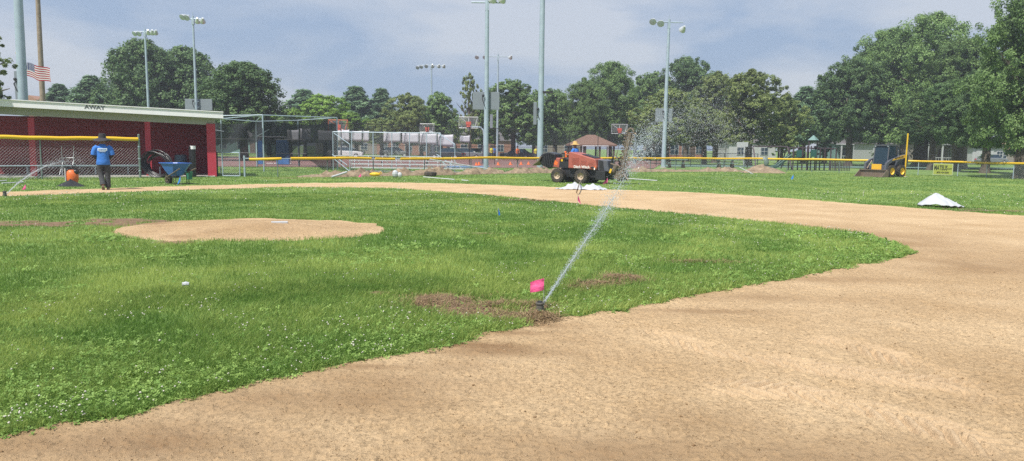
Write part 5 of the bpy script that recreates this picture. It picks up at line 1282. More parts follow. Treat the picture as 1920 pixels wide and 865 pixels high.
# bleachers ---------------------------------------------------------------------
bl = empty('bleachers', GX(742, 47), 'grey metal bleachers with chain link guard behind the outfield fence', 'bleachers'); q = rel(bl)
rows = [(659, 905, 316, 45.5), (660, 880, 309, 46.4), (655, 850, 302, 47.3), (628, 824, 293, 48.6)]
for a, b, y, D in rows:
    p0, p1 = W(a, y, D), W(b, y, D); zc = (p0.z + p1.z) / 2; p0.z = p1.z = zc; c = q((p0 + p1) / 2)
    MB().box(tuple(c), ((p1 - p0).length, .26, .045)).build('seat_plank', 'alu', bl)
    MB().box(tuple(c + Vector((0, .35, -.2))), ((p1 - p0).length, .2, .03)).build('foot_plank', 'alu', bl)
m = MB()
for px in range(665, 850, 26):
    a, b = GX(px, 45.5), GX(px, 49.2); zt = HZ(740, 293, 48.6)
    m.tube([q(a), q(a + Vector((0, 0, HZ(740, 316, 45.5))))], .025, 5).tube([q(a + Vector((0, 0, .12))), q(b + Vector((0, 0, zt)))], .025, 5).tube([q(b), q(b + Vector((0, 0, zt)))], .025, 5).tube([q(a + Vector((0, 0, .05))), q(b + Vector((0, 0, .05)))], .025, 5).tube([q(b + Vector((0, 0, zt * .9))), q(GX(px + 24, 49.2))], .02, 5)
m.build('frame', 'alu', bl)
D = 49.4; zt = HZ(740, 249, D); zb = HZ(740, 291, D); a, b = GX(625, D), GX(826, D)
m = MB(); chain(m, q(a), q(b), zb, zt, .09, .0035); m.build('guard_mesh', 'wire', bl)
m = MB(); m.tube([q(a + Vector((0, 0, zt))), q(b + Vector((0, 0, zt)))], .035, 6)
for px in (625, 660, 700, 735, 768, 800, 826): p = GX(px, D); m.tube([q(p), q(p + Vector((0, 0, zt)))], .03 , 6)
for x0, x1 in ((626, 656), (822, 853)):
    m.tube([q(W(x0, 250, D)), q(W(x1, 271, 46.5)), q(W(x1, 322, 46.5))], .026, 6); m.tube([q(W(x0, 298, D)), q(W(x1, 322, 46.5))], .03, 6); m.tube([q(W(x0 - 3, 290, D)), q(W(x1 - 5, 310, 46.5))], .03, 6)
m.build('guard_rail', 'galv', bl)

# pavilion --------------------------------------------------------------------------
D = 94; pv = empty('pavilion', GX(1107, D), 'open park pavilion with brown hipped roof behind the trencher', 'pavilion')
ze, za = HZ(1107, 271.5, D), HZ(1107, 253, D); hw = 44 * D / F
m = MB(); m.add([(-hw, -2.6, ze), (hw, -2.6, ze), (hw, 2.6, ze), (-hw, 2.6, ze), (-.5, 0, za), (.5, 0, za), (-hw, -2.6, ze - .18), (hw, -2.6, ze - .18), (hw, 2.6, ze - .18), (-hw, 2.6, ze - .18)],
    [(0, 1, 5, 4), (1, 2, 5), (2, 3, 4, 5), (3, 0, 4), (6, 9, 8, 7), (0, 6, 7, 1), (1, 7, 8, 2), (2, 8, 9, 3), (3, 9, 6, 0)]); m.build('roof', 'pav_roof', pv)
for x in (-.88, -.3, .3, .88):
    for y in (-2.2, 2.2): MB().box((x * hw, y, ze / 2 - .1), (.22, .22, ze)).build('post', 'brown_wood', pv)
def table(px, D, label):
    e = empty('picnic_table', GX(px, D), label, 'picnic table', 'picnic tables in the park')
    MB().box((0, 0, .74), (1.8, .75, .06)).build('tabletop', 'siding_teal', e)
    for s in (-1, 1): MB().box((0, s * .65, .45), (1.8, .26, .05)).build('bench', 'siding_teal', e); MB().box((s * .6, 0, .37), (.08, 1.3, .74), top=.9, topy=.4).build('leg', 'brown_wood', e)
table(1268, 66, 'pale green picnic table behind the spray, nearest the light pole'); table(1360, 68, 'pale green picnic table under the olive trees')

# houses ------------------------------------------------------------------------------
def house(px, D, w_, h_, dep, roofh, wallm, roofm, label, wins=(), door=None, porch=False, gable='x', rz=0.0, garage=None, name='house'):
    e = empty(name, GX(px, D), label, 'house', 'houses beyond the park', rz=rz)
    wall = MB().box((0, dep / 2, h_ / 2), (w_, dep, h_)).build('wall', wallm, e)
    m = MB(); o = .35; x = w_ / 2 + o
    if gable == 'x': m.add([(-x, -o, h_), (x, -o, h_), (x, dep + o, h_), (-x, dep + o, h_), (-x, dep / 2, h_ + roofh), (x, dep / 2, h_ + roofh)], [(0, 1, 5, 4), (2, 3, 4, 5), (0, 4, 3), (1, 2, 5), (0, 3, 2, 1)])
    else: m.add([(-x, -o, h_), (x, -o, h_), (x, dep + o, h_), (-x, dep + o, h_), (0, -o, h_ + roofh), (0, dep + o, h_ + roofh)], [(0, 1, 4), (1, 2, 5, 4), (2, 3, 5), (3, 0, 4, 5), (0, 3, 2, 1)])
    rf = m.build('roof', roofm, e)
    MB().box((w_ * .2, dep / 2, h_ + roofh), (.6, .6, .9)).build('chimney', 'brick_far', rf)
    for x, z, ww, wh in wins:
        f = MB().box((x, -.04, z), (ww + .16, .08, wh + .16)).build('window', 'frame_white', wall); MB().box((x, -.085, z), (ww, .02, wh)).build('pane', 'glass_dark', f); MB().box((x, -.10, z), (ww, .02, .05)).box((x, -.10, z), (.05, .018, wh)).build('glazing_bar', 'frame_white', f)
    if door: MB().box((door, -.04, 1.05), (1.0, .08, 2.1)).build('door', 'brown_wood', wall)
    if garage: MB().box((garage, -.04, 1.15), (2.6, .08, 2.2)).build('garage_door', 'siding_white', wall)
    if porch:
        MB().box((0, -1.2, h_ - .1), (w_ * .96, 2.4, .18)).build('porch_roof', 'siding_white', e)
        n = 5
        for i in range(n): MB().box((-w_ * .46 + w_ * .92 * i / (n - 1), -2.2, h_ / 2), (.2, .2, h_)).build('porch_column', 'siding_white', e)
        m = MB(); m.box((0, -2.2, .85), (w_ * .92, .06, .08)).box((0, -2.2, .2), (w_ * .92, .06, .08))
        for i in range(22): m.box((-w_ * .46 + w_ * .92 * i / 21, -2.2, .5), (.04, .04, .7))
        m.build('porch_railing', 'siding_white', e)
    return e
house(1612, 135, 9.5, 3.0, 8, 2.0, 'siding_teal', 'roof_grey', 'pale teal house with white porch columns behind the playground', [(-3.2, 1.6, 1.2, 1.3), (.4, 1.6, 1.6, 1.4), (3, 1.6, 1.2, 1.3)], None, True)
house(1668, 122, 5.5, 2.9, 7, 2.0, 'siding_white', 'roof_grey', 'white house with two windows behind the skid loader', [(-1.5, 1.9, 1.2, 1.2), (1.4, 1.9, 1.0, 1.2)], 0.0)
house(1775, 118, 9.0, 3.0, 7, 1.9, 'siding_beige', 'roof_grey', 'beige house with dark porch behind the advertising sign', [(-3.2, 1.5, 1.4, 1.4), (1.0, 1.6, 1.6, 1.2), (3.4, 1.6, .9, 1.2)], -1.0, True)
house(1851, 112, 4.6, 2.5, 6, 1.3, 'siding_white', 'roof_grey', 'white garage building right of the beige house', [(1.7, 1.5, .8, .8)], None, False, garage=-.5, name='garage')
house(1895, 128, 6.5, 2.3, 6, 1.6, 'siding_beige', 'roof_orange', 'house with orange-brown roof at the right edge', [(-1.5, 1.3, 1.2, 1.0)], 1.0)
house(1410, 128, 8, 2.9, 7, 1.8, 'siding_white', 'roof_grey', 'pale house half hidden behind the swing set trees', [(-2, 1.5, 1.2, 1.2), (2, 1.5, 1.2, 1.2)], 0.0)
house(1270, 135, 10, 2.9, 7, 1.8, 'brick_far', 'roof_grey', 'brick house with white windows behind the water spray', [(-3.4, 1.6, 1.0, 1.5), (-.6, 1.6, 1.4, 1.6), (1.4, 1.6, 1.2, 1.6), (3.8, 1.6, 1.0, 1.3)], 2.6)
house(1045, 140, 9, 2.8, 7, 1.7, 'siding_beige', 'roof_grey', 'pale house seen left of the trencher operator', [(-2.5, 1.5, 1.2, 1.2), (2, 1.5, 1.4, 1.2)], 0.0)
house(905, 145, 11, 2.9, 7, 1.8, 'brick_far', 'roof_grey', 'brick house behind the parked cars and pole with wide panel', [(-3.6, 1.5, 1.2, 1.2), (0, 1.5, 1.8, 1.2), (3.4, 1.5, 1.2, 1.2)], 1.9)
house(772, 140, 13, 3.1, 7, 1.9, 'brick_far', 'roof_grey', 'long brick building with white windows behind the bleachers', [(-5, 1.6, .9, 1.6), (-3, 1.6, .9, 1.6), (-.6, 1.6, 1.2, 1.6), (2, 1.6, 1.2, 1.6), (4.6, 1.6, 1.4, 1.6)], 3.4)
house(650, 145, 12, 2.8, 7, 1.7, 'siding_beige', 'roof_grey', 'pale low house behind the left end of the bleachers', [(-3.6, 1.5, 1.2, 1.2), (0, 1.5, 1.8, 1.2), (3.4, 1.5, 1.2, 1.2)], 1.9)
house(455, 140, 12, 2.8, 7, 1.7, 'siding_teal', 'roof_grey', 'pale green house behind the batting cage', [(-3.6, 1.5, 1.2, 1.2), (0, 1.5, 1.8, 1.2), (3.4, 1.5, 1.2, 1.2)], 1.9)
house(64, 100, 1.9, HZ(64, 190, 100), 6, HZ(64, 182, 100) - HZ(64, 190, 100) + .2, 'brick_far', 'roof_orange', 'brown gabled building top between the light pole and wooden pole', [(0, 6.2, .6, .8)], None, gable='y', name='brick_building')

# parked cars ---------------------------------------------------------------------------
def car(px, D, m, label, rz=0.0):
    e = empty('parked_car', GX(px, D), label, 'car', 'cars parked beyond the courts', rz=rz)
    b = MB(); b.prism([(-2.2, .35), (2.2, .35), (2.25, .7), (2.1, .85), (1.1, .95), (-1.7, 1.0), (-2.2, .9), (-2.28, .6)], -.87, .87); b.build('body', m, e, bevel=.08)
    b = MB(); b.add([(-1.75, -.78, .97), (1.15, -.78, .93), (1.15, .78, .93), (-1.75, .78, .97), (-1.15, -.62, 1.42), (.35, -.62, 1.42), (.35, .62, 1.42), (-1.15, .62, 1.42)], [(4, 5, 6, 7), (0, 1, 5, 4), (1, 2, 6, 5), (2, 3, 7, 6), (3, 0, 4, 7)]); b.build('window', 'glass_dark', e)
    MB().box((-.4, 0, 1.44), (1.5, 1.22, .05)).build('roof', m, e, bevel=.02)
    for x in (-1.4, 1.4):
        for s in (-1, 1):
            w_ = MB().tube([(x, s * .72, .33), (x, s * .9, .33)], .33, 16).build('wheel', 'black_rubber', e); MB().tube([(x, s * .88, .33), (x, s * .915, .33)], .19, 12).build('rim', 'alu', w_)
    for s in (-1, 1): MB().box((2.2, s * .6, .7), (.08, .35, .14)).build('headlight', 'lamp_glass', e); MB().box((-2.24, s * .6, .76), (.06, .3, .14)).build('tail_light', 'tail_red', e)
for a in ((648, 96, 'car_white', 'white car seen through the bleacher guard, leftmost parked', .1), (742, 110, 'car_grey', 'grey car parked behind the middle of the bleachers', 0), (838, 96, 'car_dark', 'dark car parked left of the curved hoop post', 2.9), (872, 100, 'car_grey', 'grey car parked directly under the curved arm hoop', .2),
          (895, 112, 'car_white', 'white car parked far behind the pole with the wide panel', .1), (968, 104, 'car_dark', 'dark car parked between the two thick light poles', 3.0), (1215, 118, 'car_white', 'white car parked beyond the spray and curved hoop post', 0), (1858, 108, 'car_grey', 'grey car parked by the white garage', .3), (655, 112, 'car_red', 'red car parked behind the leftmost white car', 0)): car(*a[:4], rz=a[4])
# cones along the court
cn = None
for i, (px, D, lb) in enumerate([(893, 64, 'orange cone nearest to the pole with the wide panel'), (898, 66, 'orange cone close to the right of another by the pole'), (934, 66, 'orange cone on the court midway between the thick poles'), (957, 68, 'third orange cone along the red court'), (977, 69, 'orange cone second from the thickest pole'), (991, 70, 'orange cone nearest to the thickest pole')]):
    if cn is None:
        cn = empty('traffic_cone', GX(px, D), lb, 'traffic cone', 'orange cones along the red court'); MB().ell([(0, 0, .02, .14, .14), (0, 0, .28, .05, .05)], 12).build('cone_body', 'orange', cn); MB().box((0, 0, .015), (.4, .4, .03)).build('base', 'orange', cn); c = cn
    else: c = copy_tree(cn); c.location = GX(px, D); c['label'] = lb
    c.location.z = .05

# far people in bright tops
def far_person(px, D, shirt, label):
    e = empty('person', GX(px, D), label, 'person', 'far people by the courts')
    Jf = [(0, 0, .95), (0, 0, 1.3), (0, 0, 1.5), (0, 0, 1.68), (-.2, 0, 1.4), (-.27, -.03, 1.12), (-.22, -.15, .9), (.2, 0, 1.4), (.27, -.03, 1.12), (.22, -.15, .9), (-.1, 0, .9), (-.13, -.05, .48), (-.13, 0, .06), (.1, 0, .9), (.14, .04, .48), (.14, 0, .06)]
    Ef = [(0, 1), (1, 2), (2, 3), (1, 4), (4, 5), (5, 6), (1, 7), (7, 8), (8, 9), (0, 10), (10, 11), (11, 12), (0, 13), (13, 14), (14, 15)]
    body_mesh(Jf, Ef, [.13, .15, .055, .1, .06, .045, .035, .06, .045, .035, .085, .06, .045, .085, .06, .045], 'body', 'skin', e, 1)
    MB().ell([(0, 0, .9, .17, .12), (0, 0, 1.15, .16, .12), (0, 0, 1.35, .21, .13), (0, 0, 1.45, .17, .1), (0, 0, 1.5, .07, .06)], 12).build('shirt', shirt, e, smooth=True)
    m = MB(); m.tube([(-.1, 0, .95), (-.13, -.05, .5), (-.13, 0, .12)], [.1, .08, .07], 8).tube([(.1, 0, .95), (.14, .04, .5), (.14, 0, .12)], [.1, .08, .07], 8); m.build('trousers', 'trousers', e, smooth=True)
    MB().sphere((0, .01, 1.75), (.105, .11, .09), 10, 7).build('hair', 'hat_dark', e, smooth=True)
for a in ((970, 92, 'orange', 'far person in orange top between the two thick poles'), (921, 95, 'vest_yellow', 'far person in yellow top just right of the pole with the wide panel'), (1004, 95, 'vest_yellow', 'far person in yellow top left of the thickest pole'), (927, 97, 'flag_blue', 'far person in blue top by the thin floodlight pole')): far_person(*a)

# playground ----------------------------------------------------------------------------
pg = empty('playground_tower', GX(1520, 63), 'dark playground structure with small roofed tower and green panels', 'playground'); q = rel(pg)
for px in (1478, 1486, 1495, 1503, 1512, 1519, 1527, 1536, 1545, 1556, 1566):
    zt = HZ(px, 278 if px > 1530 or px < 1500 else 274, 63); dy = random.uniform(-1, 1.5); b = GX(px, 63 + dy); MB().tube([q(b), q(b + Vector((0, 0, zt)))], .06, 8).build('post', 'play_brown', pg)
m = MB(); m.tube([q(W(1478, 277, 63)), q(W(1568, 279, 63))], .05, 6).tube([q(W(1478, 300, 63.5)), q(W(1540, 301, 63.5))], .05, 6); m.build('rail', 'play_brown', pg)
c = q(GX(1522, 63)); zt = HZ(1522, 262, 63)
for dx in (-.35, .35): MB().tube([(c.x + dx, 0, 0), (c.x + dx, 0, zt)], .05, 8).build('post', 'play_brown', pg)
MB().ell([(c.x, 0, zt - .05, .48, .48), (c.x, 0, zt + .12, .3, .3), (c.x, 0, zt + .36, .03, .03)], 4).build('tower_roof', 'siding_teal', pg)
MB().box((c.x - .3, 0, .95), (3.2, 1.4, .08)).build('deck', 'play_brown', pg)
for dx, w_, z in ((-1.4, .45, 1.4), (-.2, .5, 1.45)): MB().box((c.x + dx, -.7, z), (w_, .05, .6)).build('panel', 'play_green', pg, bevel=.02)
m = MB()
for k in range(14): m.box((c.x + 1.2 + k * .13, -.6, .5), (.05, .05, .95))
m.build('picket_panel', 'play_brown', pg)
sl = empty('slide', GX(1476, 62.2), 'green slide coming down to the left of the playground tower', 'slide')
m = MB(); m.add([(.2, -.3, 1.25), (.2, .3, 1.25), (-.9, .3, .35), (-.9, -.3, .35), (-1.3, -.3, .22), (-1.3, .3, .22)] + [(.2, -.3, 1.13), (.2, .3, 1.13), (-.9, .3, .23), (-.9, -.3, .23), (-1.3, -.3, .1), (-1.3, .3, .1)], [(0, 1, 2, 3), (3, 2, 5, 4), (6, 9, 8, 7), (9, 10, 11, 8), (0, 3, 9, 6), (3, 4, 10, 9), (1, 7, 8, 2), (2, 8, 11, 5), (4, 5, 11, 10), (0, 6, 7, 1)]); m.build('chute', 'play_green', sl)
for s in (-1, 1): MB().tube([(.2, s * .32, 1.35), (-.9, s * .32, .45), (-1.3, s * .32, .32)], .05, 6).build('side_rail', 'play_green', sl)
MB().tube([(-1.1, 0, 0), (-1.1, 0, .25)], .05, 6).build('leg', 'play_brown', sl)
sw = empty('swing_set', GX(1441, 66), 'arched brown swing frame left of the playground tower', 'swing set'); zt = HZ(1441, 275, 66)
for px in (1409, 1474):
    x = GX(px, 66).x - GX(1441, 66).x
    for s in (-1, 1): MB().tube([(x, s * 1.3, 0), (x, s * .35, zt * .85), (x, 0, zt)], .06, 8).build('leg', 'play_brown', sw, smooth=True)
x0, x1 = GX(1409, 66).x - GX(1441, 66).x, GX(1474, 66).x - GX(1441, 66).x
MB().tube([(x0, 0, zt), (x1, 0, zt)], .06, 8).build('top_bar', 'play_brown', sw)
for x in (-.9, .7): s_ = MB().box((x, 0, .5), (.5, .2, .04)).build('seat', 'black_plastic', sw); MB().tube([(x - .22, 0, .5), (x - .22, 0, zt)], .012, 4).tube([(x + .22, 0, .5), (x + .22, 0, zt)], .012, 4).build('chain', 'wire', s_)
sb = empty('notice_board', GX(1394, 74), 'pale notice board on a post under the olive trees', 'sign'); MB().tube([(0, 0, 0), (0, 0, 2.1)], .06, 8).build('post', 'siding_white', sb); MB().box((-.2, 0, 2.2), (1.1, .06, .45)).build('board', 'siding_white', sb)

# ================================================================== TREES
def leaf_mesh(name, C, Nrm, s, m, tint, g_, asp=.75):
    n = len(C); th = g_.normal(0, .55, (n, 3)); Nn = Nrm + th; Nn /= np.linalg.norm(Nn, axis=1)[:, None] + 1e-9
    a = g_.normal(0, 1, (n, 3)); U = np.cross(Nn, a); U /= np.linalg.norm(U, axis=1)[:, None] + 1e-9; Vv = np.cross(Nn, U)
    U *= s[:, None]; Vv *= (s * asp)[:, None]
    V = np.stack([C - U, C + Vv * .9 - U * .1, C + U, C - Vv * .9 + U * .1], 1).reshape(-1, 3)
    me_o = np_mesh(name, V, np.arange(n * 4).reshape(-1, 4), m, np.repeat(tint, 4)); me = me_o.data; bpy.data.objects.remove(me_o); return me
def crown_broad(seed, nleaf, ls, m, shape='round', lobes=14, clumps=260, airy=0.0, asp=.75):
    """a crown of unit half width and height 0..1 made of leaf clumps on many lobes"""
    g_ = np.random.default_rng(seed); L_ = []
    def prof(z):
        if shape == 'dome': return np.sqrt(np.clip(1 - z ** 2.1, 0.02, 1)) * np.clip(.86 + 1.2 * z, 0, 1)
        if shape == 'cone': return np.clip(1.04 - z ** 1.35, .03, 1) * np.clip(.75 + 1.5 * z, 0, 1)
        if shape == 'vase': return np.sin(np.clip(z * .86 + .16, 0, 1) * math.pi) ** .55
        return np.sin(np.clip(z * .80 + .19, 0, 1) * math.pi) ** .55
    for i in range(lobes):
        z = (i + .5) / lobes * .90; a = i * 2.4 + g_.normal(0, .4); r = prof(np.array(z)) * g_.uniform(.42, .74); L_.append((math.cos(a) * r, math.sin(a) * r, z + g_.normal(0, .03), g_.uniform(.24, .40)))
        if i % 2 == 0: L_.append((math.cos(a + 3) * r * .4, math.sin(a + 3) * r * .4, z + .05, .34))
    L_.append((0, 0, .84, .22)); L_.append((0, 0, .5, .4))
    L_ = np.array(L_); k = g_.integers(0, len(L_), clumps); d = g_.normal(0, 1, (clumps, 3)); d[:, 2] = d[:, 2] * .8 + .15; d /= np.linalg.norm(d, axis=1)[:, None]
    P = L_[k, :3] + d * L_[k, 3:4] * g_.uniform(.8, 1.08, (clumps, 1)) * np.array([1, 1, .62])
    zc = np.clip(P[:, 2], 0, 1); rr = np.hypot(P[:, 0], P[:, 1]); lim = prof(zc) * g_.uniform(.95, 1.1, clumps); f = np.where(rr > lim, lim / (rr + 1e-9), 1); P[:, 0] *= f; P[:, 1] *= f; P[:, 2] = np.clip(P[:, 2], -.03, 1.0)
    cs = g_.uniform(.040, .095, clumps) * (1 - .3 * airy); per = nleaf // clumps; j = np.repeat(np.arange(clumps), per); n = len(j)
    o = g_.normal(0, 1, (n, 3)); o /= np.linalg.norm(o, axis=1)[:, None]; o *= (g_.random((n, 1)) ** .45); C = P[j] + o * cs[j][:, None] * np.array([1.25, 1.25, .62])
    Nm = d[j] * .6 + o * .6 + np.array([0, 0, .55]); tint = np.clip(g_.random(clumps)[j] * .55 + g_.random(n) * .45, 0, 1)
    C[:, 2] -= .0
    return C, Nm, tint, g_
def crown_pine(seed, nleaf, m):
    g_ = np.random.default_rng(seed); P = []; Nn = []; T = []; tiers = 17
    per = nleaf // (tiers * 7)
    for t in range(tiers):
        z = .03 + .95 * (t / tiers) ** .9; R_ = (1 - (t / tiers) ** 1.25) * .95 + .07; a0 = g_.uniform(0, 6.28)
        for b in range(7):
            a = a0 + b * .9 + g_.normal(0, .15); Rb = R_ * g_.uniform(.6, 1.12); tb = g_.random(); f = g_.random(per) ** .7; w_ = .035 + .17 * Rb * (1 - np.abs(f - .62))
            px = math.cos(a) * Rb * f + g_.normal(0, 1, per) * w_ * .6; py = math.sin(a) * Rb * f + g_.normal(0, 1, per) * w_ * .6; pz = z + .10 * Rb * f ** 2 + g_.normal(0, .012, per) * 1.2
            P.append(np.stack([px, py, pz], 1)); Nn.append(np.stack([np.full(per, math.cos(a) * .4), np.full(per, math.sin(a) * .4), np.ones(per)], 1)); T.append(np.clip(tb * .5 + g_.random(per) * .5, 0, 1))
    return np.concatenate(P), np.concatenate(Nn), np.concatenate(T), g_
CROWN = {}
def make_crown(key, kind, seed, nleaf, ls, m, wh, ht, **kw):
    """wh half width and ht height in metres at scale 1"""
    C, Nm, t, g_ = crown_pine(seed, nleaf, m) if kind == 'pine' else crown_broad(seed, nleaf, ls, m, kind, **kw)
    C = C * np.array([wh, wh, ht]); s = g_.uniform(.6, 1.25, len(C)) * ls
    CROWN[key] = (leaf_mesh('crown', C, Nm, s, m, t, g_, .30 if kind == 'pine' else .75), wh, ht)
make_crown('maple', 'round', 101, 95000, .13, 'leaf_maple', 8, 15, clumps=1000, lobes=20)
make_crown('maple2', 'vase', 102, 70000, .13, 'leaf_maple', 7, 12, clumps=850, lobes=18)
make_crown('dark', 'round', 103, 60000, .13, 'leaf_dark', 6.5, 11, clumps=750, lobes=16)
make_crown('linden', 'dome', 104, 48000, .13, 'leaf_dark', 5, 9, clumps=1200, lobes=44)
make_crown('bright', 'round', 105, 26000, .15, 'leaf_bright', 4.5, 7, clumps=420, lobes=12)
make_crown('olive', 'vase', 106, 38000, .13, 'leaf_olive', 5.5, 8.5, clumps=700, lobes=15, airy=.5)
make_crown('airy', 'vase', 107, 9500, .15, 'leaf_olive', 4.5, 9, clumps=190, lobes=15, airy=.9)
make_crown('mid', 'round', 108, 32000, .15, 'leaf_maple', 5, 8, clumps=480, lobes=14)
make_crown('pine', 'pine', 109, 24000, .30, 'leaf_pine', 4, 10)
make_crown('shrub', 'round', 110, 2500, .09, 'leaf_maple', 1.2, 1.8, clumps=60, lobes=6)
TRUNK = {}
def trunk_mesh(seed, hb, R0, ht, wh, n_l=7):
    g_ = random.Random(seed); m = MB(); m.tube([(0, 0, -.15), (0, 0, .12), (.03, 0, .6), (.05 * g_.uniform(-1, 1), .04, hb), (.2 * g_.uniform(-1, 1), .1, hb + ht * .45), (.1, 0, hb + ht * .8)], [R0 * 1.7, R0 * 1.35, R0 * 1.02, R0 * .88, R0 * .45, R0 * .1], 10)
    for i in range(n_l):
        a = i * 2.4 + g_.random(); z = hb * (.85 + .25 * g_.random()) + i * ht * .05; e = Vector((math.cos(a) * wh * g_.uniform(.5, .75), math.sin(a) * wh * g_.uniform(.5, .75), z + ht * g_.uniform(.15, .35)))
        s = Vector((0, 0, z)); md = s.lerp(e, .45) + Vector((0, 0, ht * .03)); m.tube([s, md, e], [R0 * .42, R0 * .26, R0 * .06], 6)
        e2 = md + Vector((g_.uniform(-1, 1) * wh * .3, g_.uniform(-1, 1) * wh * .3, ht * .22)); m.tube([md, e2], [R0 * .2, R0 * .04], 5)
    o = m.build('trunk', 'bark', smooth=True); me = o.data; bpy.data.objects.remove(o); return me
def tree(px, D, top, half, bottom, key, label, trunk=.3, name=None, rot=None):
    """crown top row, half width in pixels and crown bottom row of the photograph fix the tree's real size"""
    me, wh, ht = CROWN[key]; base = GX(px, D); zt, zb = HZ(px, top, D), HZ(px, bottom, D); hw = half * D / F * {'pine': 1.6, 'linden': 1.42, 'maple': 1.18, 'airy': 1.2, 'mid': 1.42, 'bright': 1.4, 'olive': 1.32, 'shrub': 1.2}.get(key, 1.28)
    e = empty(name or ('pine_tree' if key == 'pine' else 'tree'), base, label, 'tree', 'trees around the park')
    c = bpy.data.objects.new('crown', me); COL.objects.link(c); c.parent = e
    zc = (zt - zb); c.location = (0, 0, zb); c.scale = (hw / wh, hw / wh, zc / ht); c.rotation_euler = (0, 0, rot if rot is not None else (px * 1.7) % 6.28)
    hb = max(.6, zb + zc * .12); k = (round(hb, 1), round(hw), round(zc))
    if k not in TRUNK: TRUNK[k] = trunk_mesh(int(px), hb, trunk, zc, hw, 0 if key == 'pine' else 7)
    t = bpy.data.objects.new('trunk', TRUNK[k]); COL.objects.link(t); t.parent = e
    return e
TR = [
 (-40, 33, 40, 76, 200, 'airy', 'tree reaching in at the left edge with thin leafy branches', .25),
 (118, 92, 156, 34, 245, 'pine', 'leftmost pine above the dugout roof, right of the wooden pole', .25),
 (178, 88, 140, 44, 250, 'pine', 'taller pine between the wooden pole and the big dark tree', .25),
 (272, 84, 80, 62, 262, 'linden', 'big dark rounded tree behind the left floodlight pair', .4),
 (352, 88, 94, 62, 262, 'linden', 'dark tree behind the floodlight pole with box panel', .4),
 (458, 74, 121, 68, 258, 'linden', 'dark dome shaped tree rising behind the batting cage', .4),
 (572, 108, 166, 42, 268, 'pine', 'pine behind the batting cage, right of the dark dome tree', .25),
 (610, 98, 180, 46, 262, 'bright', 'bright green round tree behind the orange framed hoop', .25),
 (668, 112, 160, 42, 268, 'pine', 'broad blue-green pine right of the bright round tree', .25),
 (716, 112, 164, 32, 268, 'pine', 'narrow pine between the broad pine and yellow-green tree', .25),
 (652, 104, 212, 40, 268, 'bright', 'low bright tree at the foot of the broad pine', .2),
 (765, 100, 177, 44, 262, 'olive', 'yellow-green tree left of the far floodlight pole', .3),
 (715, 102, 222, 34, 268, 'olive', 'low yellow-green tree behind the bleacher guard', .2),
 (826, 104, 176, 34, 262, 'mid', 'mid green tree directly right of the far floodlight pole', .3),
 (880, 100, 141, 32, 262, 'airy', 'tall loose crowned tree left of the wide panel pole', .25),
 (905, 112, 196, 40, 266, 'mid', 'mid green tree behind the wide flat panel', .3),
 (962, 104, 153, 56, 258, 'mid', 'full round tree between the two thick light poles', .35),
 (1040, 112, 170, 46, 262, 'mid', 'tree just right of the thickest light pole', .35),
 (1092, 98, 150, 42, 262, 'maple2', 'tree with stepped crown left of the pavilion roof', .35),
 (1142, 104, 121, 64, 262, 'maple', 'tall broad tree directly above the pavilion roof', .4),
 (1215, 112, 140, 50, 262, 'mid', 'tree behind and left of the square panel light pole', .35),
 (1248, 82, 166, 54, 262, 'olive', 'olive tree standing behind the square panel light pole', .3),
 (1285, 108, 111, 60, 262, 'dark', 'highest dark tree right of the square panel light pole', .4),
 (1340, 96, 138, 54, 262, 'olive', 'dusky tree behind the falling spray', .35),
 (1402, 78, 134, 66, 264, 'olive', 'large olive tree between the spray and the playground', .35),
 (1320, 86, 200, 42, 272, 'olive', 'low olive tree directly behind the falling water drops', .25),
 (1462, 84, 182, 44, 274, 'olive', 'pale olive tree above the swing frame', .3),
 (1505, 100, 160, 40, 268, 'pine', 'pale pine above the playground tower', .3),
 (1545, 108, 150, 34, 268, 'pine', 'dark pine pressed against the left side of the great maple', .3),
 (1590, 86, 112, 62, 258, 'dark', 'dark tree with slim trunk before the teal house', .36),
 (1650, 92, 62, 84, 254, 'maple', 'left half crown of the great maple group, above the loader', .5),
 (1724, 84, 34, 96, 258, 'maple', 'tallest round maple rising behind the foul pole', .75),
 (1800, 78, 78, 84, 260, 'maple', 'maple with thick trunk above the beige house', .55),
 (1790, 66, 152, 66, 262, 'dark', 'dark low crowned tree above the advertising sign', .35),
 (1846, 61, 130, 62, 268, 'dark', 'dark tree with flared trunk right of the advertising sign', .32),
 (1912, 48.5, -26, 100, 262, 'maple', 'near tree at the right edge reaching out of the picture', .36),
 (1958, 55, 60, 80, 278, 'dark', 'dark tree crown hanging low at the right edge', .4),
 (1690, 104, 190, 60, 254, 'dark', 'shaded tree behind the foul pole, under the maples', .4),
 (1745, 72, 205, 46, 260, 'dark', 'small dark tree between the foul pole and the sign', .3),
 (400, 118, 196, 60, 264, 'dark', 'far dark tree behind the white end of the dugout roof', .3),
 (505, 122, 210, 50, 268, 'dark', 'far low tree right of the dark dome tree', .3),
 (545, 92, 205, 34, 268, 'bright', 'low bright tree at the right edge of the dark dome tree', .2),
 (1000, 128, 196, 50, 268, 'dark', 'far dark tree hidden low behind the two thick poles', .3),
 (1095, 128, 196, 60, 268, 'dark', 'far dark tree low behind the pavilion', .3),
 (1190, 130, 190, 60, 268, 'dark', 'far dark tree low behind the curved hoop post', .3),
 (790, 128, 205, 60, 268, 'dark', 'far dark tree low behind the far floodlight pole', .3),
 (1500, 128, 205, 60, 268, 'dark', 'far dark tree low behind the playground', .3),
 (230, 118, 150, 60, 264, 'dark', 'far dark tree filling between the pines and the big dark tree', .3),
]
for t in TR: tree(*t)
